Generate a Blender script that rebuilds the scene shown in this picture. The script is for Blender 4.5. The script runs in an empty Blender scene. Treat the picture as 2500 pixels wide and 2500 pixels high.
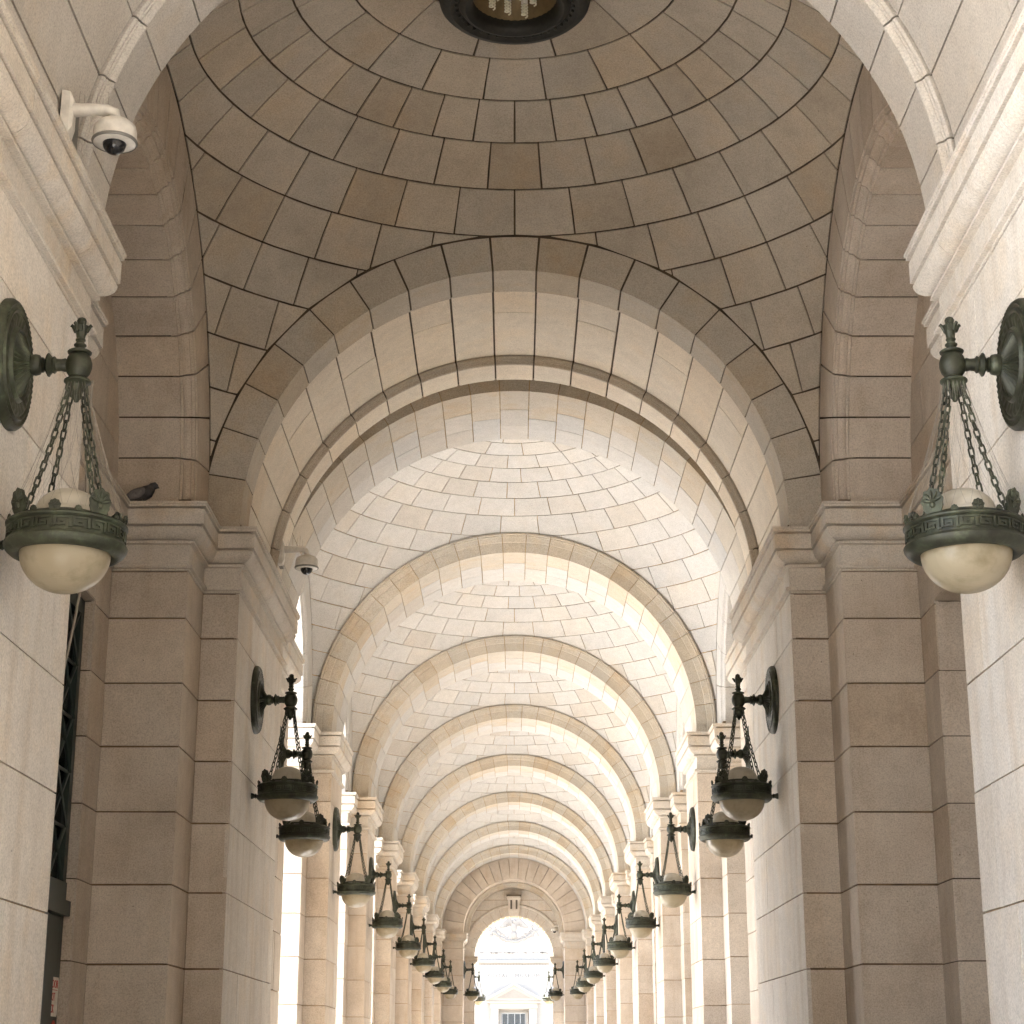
import bpy, math, random
from math import sin, cos, pi, radians, sqrt
from mathutils import Vector, Matrix
random.seed(7)
SC = bpy.context.scene
COL = SC.collection

# ------------------------------------------------------------------ camera
EYE = 1.65
TH = math.atan(1340 / 4490)
cam_d = bpy.data.cameras.new('camera')
cam_d.sensor_width = 36; cam_d.lens = 36 * 4490 / 2500
cam_d.shift_x = -0.0016; cam_d.clip_start = 0.05; cam_d.clip_end = 3000
cam = bpy.data.objects.new('camera', cam_d); COL.objects.link(cam)
cam.location = (-0.008, 0, EYE); cam.rotation_euler = (pi / 2 + TH, 0, 0)
SC.camera = cam

# ------------------------------------------------------------------ sky, sun, exposure
SUN_EL, SUN_AZ = radians(56), radians(-62)      # azimuth from +y towards +x: the sun stands left and ahead
w = bpy.data.worlds.new('World'); SC.world = w; w.use_nodes = True
nt = w.node_tree
sky = nt.nodes.new('ShaderNodeTexSky'); sky.sky_type = 'NISHITA'; sky.sun_disc = False
sky.sun_elevation = SUN_EL; sky.sun_rotation = SUN_AZ; sky.dust_density = 3.0; sky.altitude = 20
nt.links.new(sky.outputs[0], nt.nodes['Background'].inputs[0])
nt.nodes['Background'].inputs[1].default_value = 0.15
sd = bpy.data.lights.new('sun', 'SUN'); sd.energy = 4.0; sd.angle = radians(0.5); sd.color = (1.0, 0.96, 0.91)
so = bpy.data.objects.new('sun', sd); COL.objects.link(so)
sv = Vector((sin(SUN_AZ) * cos(SUN_EL), cos(SUN_AZ) * cos(SUN_EL), sin(SUN_EL)))
so.rotation_euler = sv.to_track_quat('Z', 'Y').to_euler(); so.location = (-40, 20, 60)
SC.view_settings.view_transform = 'Standard'; SC.view_settings.look = 'None'
SC.view_settings.gamma = 1; SC.view_settings.exposure = 3.72
SC.view_settings.use_curve_mapping = False
SC.cycles.max_bounces = 14; SC.cycles.diffuse_bounces = 10; SC.cycles.glossy_bounces = 3
SC.cycles.transmission_bounces = 4; SC.cycles.caustics_reflective = False; SC.cycles.caustics_refractive = False
SC.cycles.sample_clamp_indirect = 6.0

# ------------------------------------------------------------------ materials
def nn(t, kind, **kw):
    n = t.nodes.new(kind)
    for k, v in kw.items(): setattr(n, k, v)
    return n
def new_mat(name):
    m = bpy.data.materials.new(name); m.use_nodes = True
    return m, m.node_tree, m.node_tree.nodes['Principled BSDF']
def ramp(t, fac, stops):
    r = nn(t, 'ShaderNodeValToRGB')
    e = r.color_ramp.elements
    e[0].position, e[0].color = stops[0][0], stops[0][1]
    e[1].position, e[1].color = stops[1][0], stops[1][1]
    for p, c in stops[2:]:
        x = e.new(p); x.color = c
    t.links.new(fac, r.inputs[0]); return r.outputs[0]
def g(v): return (v, v, v, 1)
def mix(t, typ, fac, a, b):
    n = nn(t, 'ShaderNodeMix', data_type='RGBA', blend_type=typ)
    for sock, val in ((n.inputs['Factor'], fac), (n.inputs['A'], a), (n.inputs['B'], b)):
        if hasattr(val, 'node'): t.links.new(val, sock)
        else: sock.default_value = val
    # colour sockets
    return n.outputs['Result']
def cmix(t, typ, fac, a, b):
    n = nn(t, 'ShaderNodeMix', data_type='RGBA', blend_type=typ)
    ins = {0: n.inputs[0], 1: n.inputs[6], 2: n.inputs[7]}
    for k, val in ((0, fac), (1, a), (2, b)):
        if isinstance(val, bpy.types.NodeSocket): t.links.new(val, ins[k])
        else: ins[k].default_value = val
    return n.outputs[2]
def noise(t, co, scale, detail=3, rough=0.55, sc=None):
    n = nn(t, 'ShaderNodeTexNoise'); n.inputs['Scale'].default_value = scale
    n.inputs['Detail'].default_value = detail; n.inputs['Roughness'].default_value = rough
    if sc:
        mp = nn(t, 'ShaderNodeMapping'); mp.inputs['Scale'].default_value = sc
        t.links.new(co, mp.inputs['Vector']); co = mp.outputs[0]
    t.links.new(co, n.inputs['Vector']); return n.outputs['Fac']

def stone_mat(name, base, vary=0.10, stain=0.5, streak=0.0, rust=0.0, tan=0.6):
    m, t, b = new_mat(name)
    geo = nn(t, 'ShaderNodeNewGeometry'); oi = nn(t, 'ShaderNodeObjectInfo'); P = geo.outputs['Position']
    col = (base[0], base[1], base[2], 1)
    # each stone its own tone
    tone = ramp(t, oi.outputs['Random'], [(0, g(1 - vary)), (1, g(1 + vary * 0.45))])
    c = cmix(t, 'MULTIPLY', 1.0, col, tone)
    tanc = ramp(t, oi.outputs['Random'], [(0.10, (0.95, 0.84, 0.70, 1)), (0.16, (1, 1, 1, 1)), (0.38, (1, 1, 1, 1)), (0.44, (0.86, 0.89, 0.93, 1)), (0.52, (0.90, 0.92, 0.94, 1)), (0.58, (1, 1, 1, 1)), (0.80, (1, 1, 1, 1)), (0.9, (0.97, 0.90, 0.80, 1))])
    c = cmix(t, 'MULTIPLY', tan, c, tanc)
    # big soft blotches, mottling, granite speckle
    big = ramp(t, noise(t, P, 1.3, 5, 0.62), [(0.30, (0.78, 0.73, 0.68, 1)), (0.62, (1.04, 1.03, 1.02, 1))])
    c = cmix(t, 'MULTIPLY', stain, c, big)
    mid = ramp(t, noise(t, P, 9, 4, 0.6), [(0.3, g(0.90)), (0.7, g(1.05))])
    c = cmix(t, 'MULTIPLY', 0.7, c, mid)
    fine = ramp(t, noise(t, P, 95, 2, 0.7), [(0.30, g(0.74)), (0.50, g(0.98)), (0.72, g(1.15))])
    c = cmix(t, 'MULTIPLY', 0.95, c, fine)
    vor = nn(t, 'ShaderNodeTexVoronoi'); vor.inputs['Scale'].default_value = 11
    t.links.new(P, vor.inputs['Vector'])
    pit = ramp(t, vor.outputs['Distance'], [(0.035, g(0.30)), (0.06, g(1.0))])
    msk = ramp(t, noise(t, P, 2.1, 2), [(0.56, g(0)), (0.60, g(1))])
    c = cmix(t, 'MULTIPLY', msk, c, pit)
    if streak:
        st = ramp(t, noise(t, P, 3.0, 4, 0.6, (2.2, 2.2, 0.22)), [(0.50, g(1)), (0.72, (0.72, 0.62, 0.50, 1))])
        c = cmix(t, 'MULTIPLY', streak, c, st)
    if rust:
        ru = ramp(t, noise(t, P, 2.6, 4, 0.6), [(0.50, g(0)), (0.66, g(rust))])
        c = cmix(t, 'MULTIPLY', ru, c, (0.92, 0.70, 0.42, 1))
    t.links.new(c, b.inputs['Base Color'])
    b.inputs['Roughness'].default_value = 0.82; b.inputs['Specular IOR Level'].default_value = 0.25
    bp = nn(t, 'ShaderNodeBump'); bp.inputs['Strength'].default_value = 0.35; bp.inputs['Distance'].default_value = 0.004
    t.links.new(noise(t, P, 60, 4, 0.65), bp.inputs['Height']); t.links.new(bp.outputs[0], b.inputs['Normal'])
    return m

STONE = (0.56, 0.495, 0.425)
M = {}
M['vault'] = stone_mat('vault_granite', (0.53, 0.482, 0.405), 0.12, 0.8, 0.0, 0.25, tan=0.45)
M['pale'] = stone_mat('pale_vault_granite', (0.515, 0.502, 0.474), 0.07, 0.22, 0, 0.12, tan=0.35)
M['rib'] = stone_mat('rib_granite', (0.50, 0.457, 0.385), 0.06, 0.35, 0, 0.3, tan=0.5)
M['near_vault'] = stone_mat('near_vault_granite', (0.55, 0.522, 0.475), 0.06, 0.5, 0.1, 0.2, tan=0.2)
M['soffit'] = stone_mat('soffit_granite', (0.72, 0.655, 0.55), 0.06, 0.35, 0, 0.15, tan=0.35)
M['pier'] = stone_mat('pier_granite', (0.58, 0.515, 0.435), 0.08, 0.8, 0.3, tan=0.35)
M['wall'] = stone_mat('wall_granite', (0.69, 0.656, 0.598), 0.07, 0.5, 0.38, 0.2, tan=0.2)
M['cornice'] = stone_mat('cornice_granite', (0.61, 0.57, 0.505), 0.06, 0.6, 0.3, 0.4, tan=0.3)
M['museum'] = stone_mat('museum_granite', (0.29, 0.255, 0.21), 0.02, 0.2)
M['carving'] = stone_mat('dark_carving_granite', (0.17, 0.15, 0.125), 0.05, 0.4)  # darker granite for carved work; on the keystone it stands in for shadow

def mortar_mat(name, c):
    m, t, b = new_mat(name)
    geo = nn(t, 'ShaderNodeNewGeometry')
    k = ramp(t, noise(t, geo.outputs['Position'], 7, 4), [(0.35, (c[0] * .6, c[1] * .6, c[2] * .6, 1)), (0.65, (c[0] * 1.25, c[1] * 1.2, c[2] * 1.1, 1))])
    t.links.new(k, b.inputs['Base Color']); b.inputs['Roughness'].default_value = 0.95
    return m
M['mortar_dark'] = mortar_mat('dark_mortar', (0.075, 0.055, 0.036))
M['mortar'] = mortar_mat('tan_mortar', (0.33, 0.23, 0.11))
M['mortar_pier'] = mortar_mat('pier_mortar', (0.16, 0.11, 0.065))
M['mortar_wall'] = mortar_mat('wall_mortar', (0.34, 0.26, 0.17))

def bronze():
    m, t, b = new_mat('verdigris_bronze')
    geo = nn(t, 'ShaderNodeNewGeometry'); P = geo.outputs['Position']
    c = ramp(t, noise(t, P, 14, 5, 0.65), [(0.32, (0.018, 0.018, 0.012, 1)), (0.55, (0.038, 0.042, 0.027, 1)), (0.74, (0.085, 0.10, 0.066, 1))])
    oi = nn(t, 'ShaderNodeObjectInfo'); c = cmix(t, 'MULTIPLY', 1.0, c, ramp(t, oi.outputs['Random'], [(0, (0.75, 0.72, 0.66, 1)), (1, (1.25, 1.28, 1.15, 1))]))
    t.links.new(c, b.inputs['Base Color']); b.inputs['Metallic'].default_value = 0.35
    b.inputs['Roughness'].default_value = 0.52
    bp = nn(t, 'ShaderNodeBump'); bp.inputs['Strength'].default_value = 0.4; bp.inputs['Distance'].default_value = 0.003
    t.links.new(noise(t, P, 70, 4), bp.inputs['Height']); t.links.new(bp.outputs[0], b.inputs['Normal'])
    return m
M['bronze'] = bronze()
def globe_mat(name, c, spread):
    m, t, b = new_mat(name)
    geo = nn(t, 'ShaderNodeNewGeometry'); P = geo.outputs['Position']
    k = ramp(t, noise(t, P, 8, 5, 0.6), [(0.22, (c[0] * .62, c[1] * .58, c[2] * .50, 1)), (0.52, (c[0], c[1], c[2], 1))])
    wv = nn(t, 'ShaderNodeTexWave'); wv.inputs['Scale'].default_value = 60; wv.bands_direction = 'Z'
    t.links.new(P, wv.inputs['Vector'])
    t.links.new(k, b.inputs['Base Color']); b.inputs['Roughness'].default_value = 0.28
    b.inputs['Transmission Weight'].default_value = 0.12
    tr = nn(t, 'ShaderNodeBsdfTranslucent'); t.links.new(k, tr.inputs['Color'])
    ms = nn(t, 'ShaderNodeMixShader'); ms.inputs[0].default_value = spread
    out = t.nodes['Material Output']
    t.links.new(b.outputs[0], ms.inputs[1]); t.links.new(tr.outputs[0], ms.inputs[2]); t.links.new(ms.outputs[0], out.inputs[0])
    bp = nn(t, 'ShaderNodeBump'); bp.inputs['Strength'].default_value = 0.12; bp.inputs['Distance'].default_value = 0.002
    t.links.new(wv.outputs['Fac'], bp.inputs['Height']); t.links.new(bp.outputs[0], b.inputs['Normal'])
    return m
M['bowl'] = globe_mat('dusty_cream_glass', (0.53, 0.46, 0.32), 0.5)
M['globe'] = globe_mat('frosted_white_glass', (0.60, 0.56, 0.47), 0.30)
def plain(name, c, rough=0.6, metal=0.0, var=0.15, scale=20):
    m, t, b = new_mat(name)
    geo = nn(t, 'ShaderNodeNewGeometry')
    lo = tuple(x * (1 - var) for x in c) + (1,); hi = tuple(min(1, x * (1 + var)) for x in c) + (1,)
    t.links.new(ramp(t, noise(t, geo.outputs['Position'], scale, 4), [(0.3, lo), (0.7, hi)]), b.inputs['Base Color'])
    b.inputs['Roughness'].default_value = rough; b.inputs['Metallic'].default_value = metal
    return m
M['green'] = plain('dark_green_paint', (0.016, 0.028, 0.022), 0.45)
M['void'] = plain('dark_glass', (0.006, 0.008, 0.008), 0.25)
M['white'] = plain('white_enamel', (0.66, 0.63, 0.57), 0.4)
M['grey'] = plain('grey_metal', (0.20, 0.19, 0.17), 0.5, 0.2)
M['black'] = plain('black_gloss', (0.012, 0.012, 0.013), 0.12)
M['sign'] = plain('sign_white', (0.72, 0.68, 0.60), 0.5)
M['red'] = plain('sign_red', (0.48, 0.045, 0.03), 0.5)
M['cable'] = plain('grey_cable', (0.22, 0.19, 0.15), 0.6)
M['pigeon'] = plain('pigeon_feathers', (0.045, 0.042, 0.042), 0.75, 0, 0.5, 30)
M['pigeon_light'] = plain('pigeon_wing_feathers', (0.13, 0.12, 0.115), 0.75, 0, 0.4, 40)
M['bulb'] = plain('bulb_glass', (0.72, 0.68, 0.52), 0.35)
M['brass'] = plain('tarnished_reflector', (0.26, 0.19, 0.10), 0.45, 0.5)
M['dark_bronze'] = plain('blackened_bronze', (0.018, 0.017, 0.012), 0.6, 0.2, 0.4, 30)
M['floor'] = plain('floor_granite', (0.38, 0.37, 0.355), 0.6, 0, 0.10, 2)
M['plaza'] = plain('plaza_paving', (0.47, 0.46, 0.44), 0.85, 0, 0.12, 0.6)
M['letters'] = plain('letter_grey', (0.06, 0.058, 0.055), 0.7)
M['net'] = plain('net_wire', (0.20, 0.18, 0.15), 0.6)

# ------------------------------------------------------------------ mesh helpers
class MB:
    """collects faces; normals given per vertex are kept for curved stones"""
    def __init__(s): s.v = []; s.f = []; s.n = []; s.smooth = []
    def vert(s, p): s.v.append(tuple(p)); return len(s.v) - 1
    def face(s, idx, nrm=None, sm=False): s.f.append(tuple(idx)); s.n.append(nrm); s.smooth.append(sm)
    def mesh(s, name, auto=None):
        me = bpy.data.meshes.new(name); me.from_pydata(s.v, [], s.f); me.update()
        if auto is not None:
            me.polygons.foreach_set('use_smooth', [True] * len(me.polygons))
            me.set_sharp_from_angle(angle=radians(auto))
        elif any(n is not None for n in s.n):
            me.polygons.foreach_set('use_smooth', [True] * len(me.polygons))
            ln = []
            for p, nr in zip(me.polygons, s.n):
                if nr is None: ln += [tuple(p.normal)] * len(p.vertices)
                else: ln += nr
            me.normals_split_custom_set(ln)
        return me

def patch(mb, pts, nrm, cen, cn, t):
    """a stone face: fan about the centre with skirts running t back into the wall"""
    k = len(pts); cen = Vector(cen)
    ar = sum(((Vector(pts[i - 1]) - cen).cross(Vector(pts[i]) - cen) for i in range(k)), Vector())
    if ar.dot(Vector(cn)) < 0: pts = pts[::-1]; nrm = nrm[::-1]
    if t > .01:      # hand-cut edges: each outline point a little off
        pts = [Vector(p) + (cen - Vector(p)).normalized() * random.uniform(-0.0012, 0.0026) for p in pts]
    a = [mb.vert(p) for p in pts]; c = mb.vert(cen)
    b0 = [mb.vert(p) for p in pts]; b1 = [mb.vert(Vector(p) - Vector(n) * t) for p, n in zip(pts, nrm)]
    for i in range(k):
        j = (i + 1) % k
        mb.face((c, a[i], a[j]), [tuple(cn), tuple(nrm[i]), tuple(nrm[j])])
        mb.face((b0[j], b0[i], b1[i], b1[j]))

def outline(u0, u1, v0, v1, nu, nv):
    o = []
    for i in range(nu): o.append((u0 + (u1 - u0) * i / nu, v0))
    for i in range(nv): o.append((u1, v0 + (v1 - v0) * i / nv))
    for i in range(nu): o.append((u1 - (u1 - u0) * i / nu, v1))
    for i in range(nv): o.append((u0, v1 - (v1 - v0) * i / nv))
    return o
def stone(mb, fn, u0, u1, v0, v1, gu, gv, nu=1, nv=1, t=0.03, proud=None):
    if u0 < .001: u0 = -.034
    if u1 > pi - .001: u1 = pi + .034
    if proud is None: proud = random.uniform(-0.002, 0.002)
    gu *= random.uniform(0.75, 1.25); gv *= random.uniform(0.75, 1.25)
    ol = outline(u0 + gu, u1 - gu, v0 + gv, v1 - gv, nu, nv)
    pn = [fn(u, v) for u, v in ol]
    c, cn = fn((u0 + u1) / 2, (v0 + v1) / 2)
    patch(mb, [Vector(p) + Vector(n) * proud for p, n in pn], [n for p, n in pn], Vector(c) + Vector(cn) * proud, cn, t)

def prism(mb, prof, frames):
    """closed profile carried through frames (functions mapping a profile point to 3D), capped"""
    k = len(prof); rows = [[mb.vert(f(p)) for p in prof] for f in frames]
    for r0, r1 in zip(rows, rows[1:]):
        for i in range(k):
            j = (i + 1) % k; mb.face((r0[i], r0[j], r1[j], r1[i]))
    mb.face(tuple(rows[0][::-1])); mb.face(tuple(rows[-1]))
def box(mb, x0, x1, y0, y1, z0, z1, M4=None):
    vs = [Vector((x, y, z)) for x in (x0, x1) for y in (y0, y1) for z in (z0, z1)]
    if M4: vs = [M4 @ q for q in vs]
    i = [mb.vert(q) for q in vs]
    for f in ((0, 1, 3, 2), (4, 6, 7, 5), (0, 4, 5, 1), (2, 3, 7, 6), (0, 2, 6, 4), (1, 5, 7, 3)):
        mb.face([i[k] for k in f])
def lathe(mb, prof, n=32, axis='z', org=(0, 0, 0), mod=None, closed=False, a0=0.0, a1=2 * pi):
    full = abs(a1 - a0 - 2 * pi) < 1e-6
    rows = []
    for i in range(n if full else n + 1):
        a = a0 + (a1 - a0) * i / n; row = []
        for j, (r, h) in enumerate(prof):
            rr, hh = (r, h) if mod is None else mod(j, a, r, h)
            if axis == 'z': p = (rr * cos(a), rr * sin(a), hh)
            elif axis == 'x': p = (hh, rr * cos(a), rr * sin(a))
            else: p = (rr * cos(a), hh, rr * sin(a))
            row.append(mb.vert((p[0] + org[0], p[1] + org[1], p[2] + org[2])))
        rows.append(row)
    m = len(prof); cnt = n
    for i in range(cnt):
        r0, r1 = rows[i], rows[(i + 1) % len(rows)]
        for j in range(m if closed else m - 1):
            k = (j + 1) % m; mb.face((r0[j], r1[j], r1[k], r0[k]))
def tube(mb, pts, r, n=6, closed=False):
    pts = [Vector(p) for p in pts]; rows = []; k = len(pts)
    up = Vector((0.13, 0.31, 0.94))
    for i, p in enumerate(pts):
        d = (pts[(i + 1) % k] - pts[i - 1]) if closed else (pts[min(i + 1, k - 1)] - pts[max(i - 1, 0)])
        d.normalize(); s = d.cross(up)
        if s.length < 1e-3: s = d.cross(Vector((1, 0, 0)))
        s.normalize(); q = d.cross(s)
        rr = r[i] if isinstance(r, (list, tuple)) else r
        rows.append([mb.vert(p + (s * cos(2 * pi * j / n) + q * sin(2 * pi * j / n)) * rr) for j in range(n)])
    for i in range(k if closed else k - 1):
        a, b = rows[i], rows[(i + 1) % k]
        for j in range(n):
            l = (j + 1) % n; mb.face((a[j], a[l], b[l], b[j]))
    if not closed: mb.face(rows[0][::-1]); mb.face(rows[-1])
def ball(mb, c, r, n=16, m=10, sc=(1, 1, 1), rot=None):
    prof = [(sin(pi * j / m), -cos(pi * j / m)) for j in range(m + 1)]
    tmp = MB(); lathe(tmp, prof, n)
    base = len(mb.v)
    for p in tmp.v:
        q = Vector((p[0] * sc[0], p[1] * sc[1], p[2] * sc[2])) * r
        if rot: q = rot @ q
        mb.v.append(tuple(q + Vector(c)))
    for f in tmp.f: mb.face([i + base for i in f])

def thing(name, label, cat, loc=(0, 0, 0), group=None, rz=0.0, flip=False):
    o = bpy.data.objects.new(name, None); COL.objects.link(o); o.empty_display_size = 0.2
    o.location = loc; o.rotation_euler = (0, 0, rz)
    if flip: o.scale = (-1, 1, 1)
    o['label'] = label; o['category'] = cat
    if group: o['group'] = group
    return o
def part(name, me, mat, parent, kind=None, label=None):
    if not me.materials: me.materials.append(mat)
    o = bpy.data.objects.new(name, me); COL.objects.link(o); o.parent = parent
    if kind: o['kind'] = kind
    if label: o['label'] = label
    return o
def structure(name, mb, mat, auto=None):
    me = mb.mesh(name, auto); me.materials.append(mat)
    o = bpy.data.objects.new(name, me); COL.objects.link(o); o['kind'] = 'structure'; return o
def copy_tree(o, parent=None):
    c = o.copy(); COL.objects.link(c)
    if parent is not None: c.parent = parent
    for ch in list(o.children): copy_tree(ch, c)
    return c

# ------------------------------------------------------------------ measures of the arcade
ZS = EYE + 4.10                 # springing height of every arch
COURSES = [0.0, 0.55, 1.10, 1.68, 2.304, 2.858, 3.376, 3.85, 4.32, 4.81, 5.173]    # bed joints up to the cornice
CORN = [(0, 0), (.135, 0), (.135, -.018), (.127, -.020), (.127, -.038), (.078, -.041), (.078, -.056), (.116, -.058), (.116, -.172), (.070, -.176), (.070, -.190),
        (.106, -.192), (.104, -.206), (.095, -.229), (.078, -.251), (.056, -.267), (.040, -.273), (.012, -.275), (.012, -.284), (.037, -.286), (.037, -.302),
        (.000, -.306), (.000, -.460), (.012, -.462), (.030, -.468), (.034, -.482), (.030, -.492), (.006, -.496), (.006, -.506), (.0, -.510), (-.05, -.510), (-.05, 0)]
ZC = ZS - 0.065                 # top of the cornices; the arches are slightly stilted above it

def dome_cells(rho, xl, hl, bounds, counts, gap, clipy=None, seed=1, offs=None):
    """stones of a sail vault as plan polygons clipped to the bay; local origin at the bay centre"""
    rnd = random.Random(seed); out = []
    for k, n in enumerate(counts):
        f0, f1 = radians(bounds[k]), radians(bounds[k + 1])
        hg = gap / 2 / rho
        off = (offs[k] if offs else rnd.random() * 0.3 + (k % 2) * 0.5) * 2 * pi / n
        for i in range(n):
            a0 = off + 2 * pi * i / n; a1 = a0 + 2 * pi / n
            ga = gap / 2 / (rho * sin((f0 + f1) / 2))
            ol = outline(a0 + ga, a1 - ga, f0 + hg, f1 - hg, 4, 2)
            poly = [(rho * sin(f) * sin(a), rho * sin(f) * cos(a)) for a, f in ol]
            e = gap / 2
            for (nx, ny, lim) in ((1, 0, xl - e), (-1, 0, xl - e), (0, 1, hl - e), (0, -1, hl - e)):
                q = []
                for s in range(len(poly)):
                    p0, p1 = poly[s - 1], poly[s]
                    d0, d1 = p0[0] * nx + p0[1] * ny - lim, p1[0] * nx + p1[1] * ny - lim
                    if (d0 <= 0) != (d1 <= 0):
                        tt = d0 / (d0 - d1); q.append((p0[0] + (p1[0] - p0[0]) * tt, p0[1] + (p1[1] - p0[1]) * tt))
                    if d1 <= 0: q.append(p1)
                poly = q
                if len(poly) < 3: break
            if len(poly) < 3: continue
            ar = abs(sum(poly[s - 1][0] * poly[s][1] - poly[s][0] * poly[s - 1][1] for s in range(len(poly)))) / 2
            if ar < 0.00002: continue
            cl = [poly[0]]
            for p in poly[1:]:
                if abs(p[0] - cl[-1][0]) + abs(p[1] - cl[-1][1]) > 1e-4: cl.append(p)
            if clipy is not None and max(p[1] for p in cl) < clipy: continue
            out.append(cl)
    return out
def dome_stone(mb, poly, rho, t=0.03):
    pr = random.uniform(-0.002, 0.002)
    def up(x, y, r=rho):
        r2 = x * x + y * y
        if r2 > rho * rho * 0.9999: s = rho * 0.99995 / sqrt(r2); x *= s; y *= s; r2 = x * x + y * y
        n = -Vector((x, y, sqrt(rho * rho - r2))).normalized()
        return -n * (rho - pr), n
    pn = [up(*p) for p in poly]
    cc = Vector((0, 0, 0))
    for p, n in pn: cc += p
    cn = -cc.normalized()
    patch(mb, [p for p, n in pn], [n for p, n in pn], -cn * (rho - pr), cn, t)
def dome_core(rho, xl, hl, bounds):
    """mortar surface just behind the stones, following the same courses"""
    mb = MB(); bb = [0.05] + list(bounds); n = [10] + [36] * (len(bounds) - 1)
    for poly in dome_cells(rho, xl, hl, bb, n, -0.004):
        pr = 0.014 + rho
        pn = []
        for x, y in poly:
            r2 = min(x * x + y * y, rho * rho * .9998); v = Vector((x, y, sqrt(rho * rho - r2))).normalized(); pn.append((v * pr, -v))
        c = sum((p for p, n_ in pn), Vector()).normalized()
        patch(mb, [p for p, n_ in pn], [n_ for p, n_ in pn], c * pr, -c, .002)
    return mb

def arc_frames(a0, a1, n, cx=0.0, cz=0.0, lateral=None):
    fr = []
    if a0 < .02: a0 = -.034
    if a1 > pi - .02: a1 = pi + .034
    for i in range(n + 1):
        a = a0 + (a1 - a0) * i / n
        if lateral is None: fr.append(lambda p, a=a: (p[0] * cos(a), p[1], cz + p[0] * sin(a)))
        else: fr.append(lambda p, a=a: (p[1], lateral + p[0] * cos(a), cz + p[0] * sin(a)))
    return fr
def arc_surface(prof, n, lateral=None, a0=0.0, a1=pi):
    mb = MB(); rows = [[mb.vert(f(p)) for p in prof] for f in arc_frames(a0, a1, n, lateral=lateral)]
    for r0, r1 in zip(rows, rows[1:]):
        for i in range(len(prof) - 1): mb.face((r0[i], r0[i + 1], r1[i + 1], r1[i]))
    return mb

def path_sweep(prof, path, z, joints=None, g_=0.006):
    """mouldings mitred round a plan path; returns one mesh builder per block"""
    seg = []
    for a, b in zip(path, path[1:]):
        d = Vector((b[0] - a[0], b[1] - a[1])); L = d.length; d /= L
        seg.append((Vector(a), d, Vector((-d.y, d.x)), L))
    def off(i, p):            # mitred vertex i at offset p
        if i == 0: s = seg[0]; return s[0] + s[2] * p
        if i == len(seg): s = seg[-1]; return s[0] + s[1] * s[3] + s[2] * p
        s0, s1 = seg[i - 1], seg[i]
        return s1[0] + (s0[2] + s1[2]) * p
    blocks = []
    for i, s in enumerate(seg):
        cuts = [0.0] + list((joints or {}).get(i, [])) + [s[3]]
        for k in range(len(cuts) - 1):
            mb = MB(); ends = []
            for e, q in ((0, cuts[k]), (1, cuts[k + 1])):
                if q == 0.0: f = lambda p, i=i: off(i, p[0])
                elif q == s[3]: f = lambda p, i=i: off(i + 1, p[0])
                else:
                    qq = q + (g_ / 2 if e == 0 else -g_ / 2)
                    f = lambda p, qq=qq, s=s: s[0] + s[1] * qq + s[2] * p[0]
                ends.append(lambda p, f=f: (f(p)[0], f(p)[1], z + p[1]))
            prism(mb, prof, ends); blocks.append(mb)
    return blocks
def plane_fn(a, d, n):
    """vertical face: u runs along d from a, v is height"""
    a, d, n = Vector((a[0], a[1], 0)), Vector((d[0], d[1], 0)), Vector((n[0], n[1], 0))
    return lambda u, v: (a + d * u + Vector((0, 0, v)), n)
def face_blocks(a, b, z_rows, splits, gap=0.008, vgap=None):
    """ashlar on the vertical face from a to b, one mesh per block; splits(row) gives the vertical joints"""
    d = Vector((b[0] - a[0], b[1] - a[1])); L = d.length; d /= L; n = Vector((-d.y, d.x))
    fn = plane_fn(a, d, n); out = []
    for r, (z0, z1) in enumerate(zip(z_rows, z_rows[1:])):
        cuts = [0.0] + [c for c in splits(r) if 0.05 < c < L - 0.05] + [L]
        for u0, u1 in zip(cuts, cuts[1:]):
            mb = MB(); vg = vgap or gap; gl = vg / 2 if u0 > 0 else 0.0008; gr = vg / 2 if u1 < L else 0.0008
            pr = random.uniform(-0.0015, 0.0015); gv = gap / 2 * random.uniform(0.8, 1.2)
            ol = outline(u0 + gl, u1 - gr, z0 + gv, z1 - gv, 1, 1)
            pn = [fn(u, v) for u, v in ol]
            c, cn = fn((u0 + u1) / 2, (z0 + z1) / 2)
            patch(mb, [p + q * pr for p, q in pn], [q for p, q in pn], c + cn * pr, cn, 0.03)
            out.append(mb)
    return out
def core_prism(path, z0, z1, inset=0.012, close=None):
    """mortar core behind the blocks: the plan path pulled back by inset"""
    seg = []
    for a, b in zip(path, path[1:]):
        d = Vector((b[0] - a[0], b[1] - a[1])).normalized(); seg.append((Vector(a), Vector(b), Vector((-d.y, d.x))))
    pts = [seg[0][0] - seg[0][2] * inset]
    for s0, s1 in zip(seg, seg[1:]): pts.append(s1[0] - (s0[2] + s1[2]) * inset)
    pts.append(seg[-1][1] - seg[-1][2] * inset)
    if close: pts += [Vector(c) for c in close]
    mb = MB(); lo = [mb.vert((p[0], p[1], z0)) for p in pts]; hi = [mb.vert((p[0], p[1], z1)) for p in pts]
    k = len(pts)
    for i in range(k): j = (i + 1) % k; mb.face((lo[i], lo[j], hi[j], hi[i]))
    mb.face(lo[::-1]); mb.face(hi)
    return mb

# ================================================================== ground
mb = MB(); box(mb, -4.2, 4.2, -12, 69.5, -0.3, 0.0); structure('floor', mb, M['floor'])
mb = MB(); q = [mb.vert(p) for p in ((-1500, -1500, -0.14), (1500, -1500, -0.14), (1500, 1500, -0.14), (-1500, 1500, -0.14))]
mb.face(q); structure('plaza', mb, M['plaza'])

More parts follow.
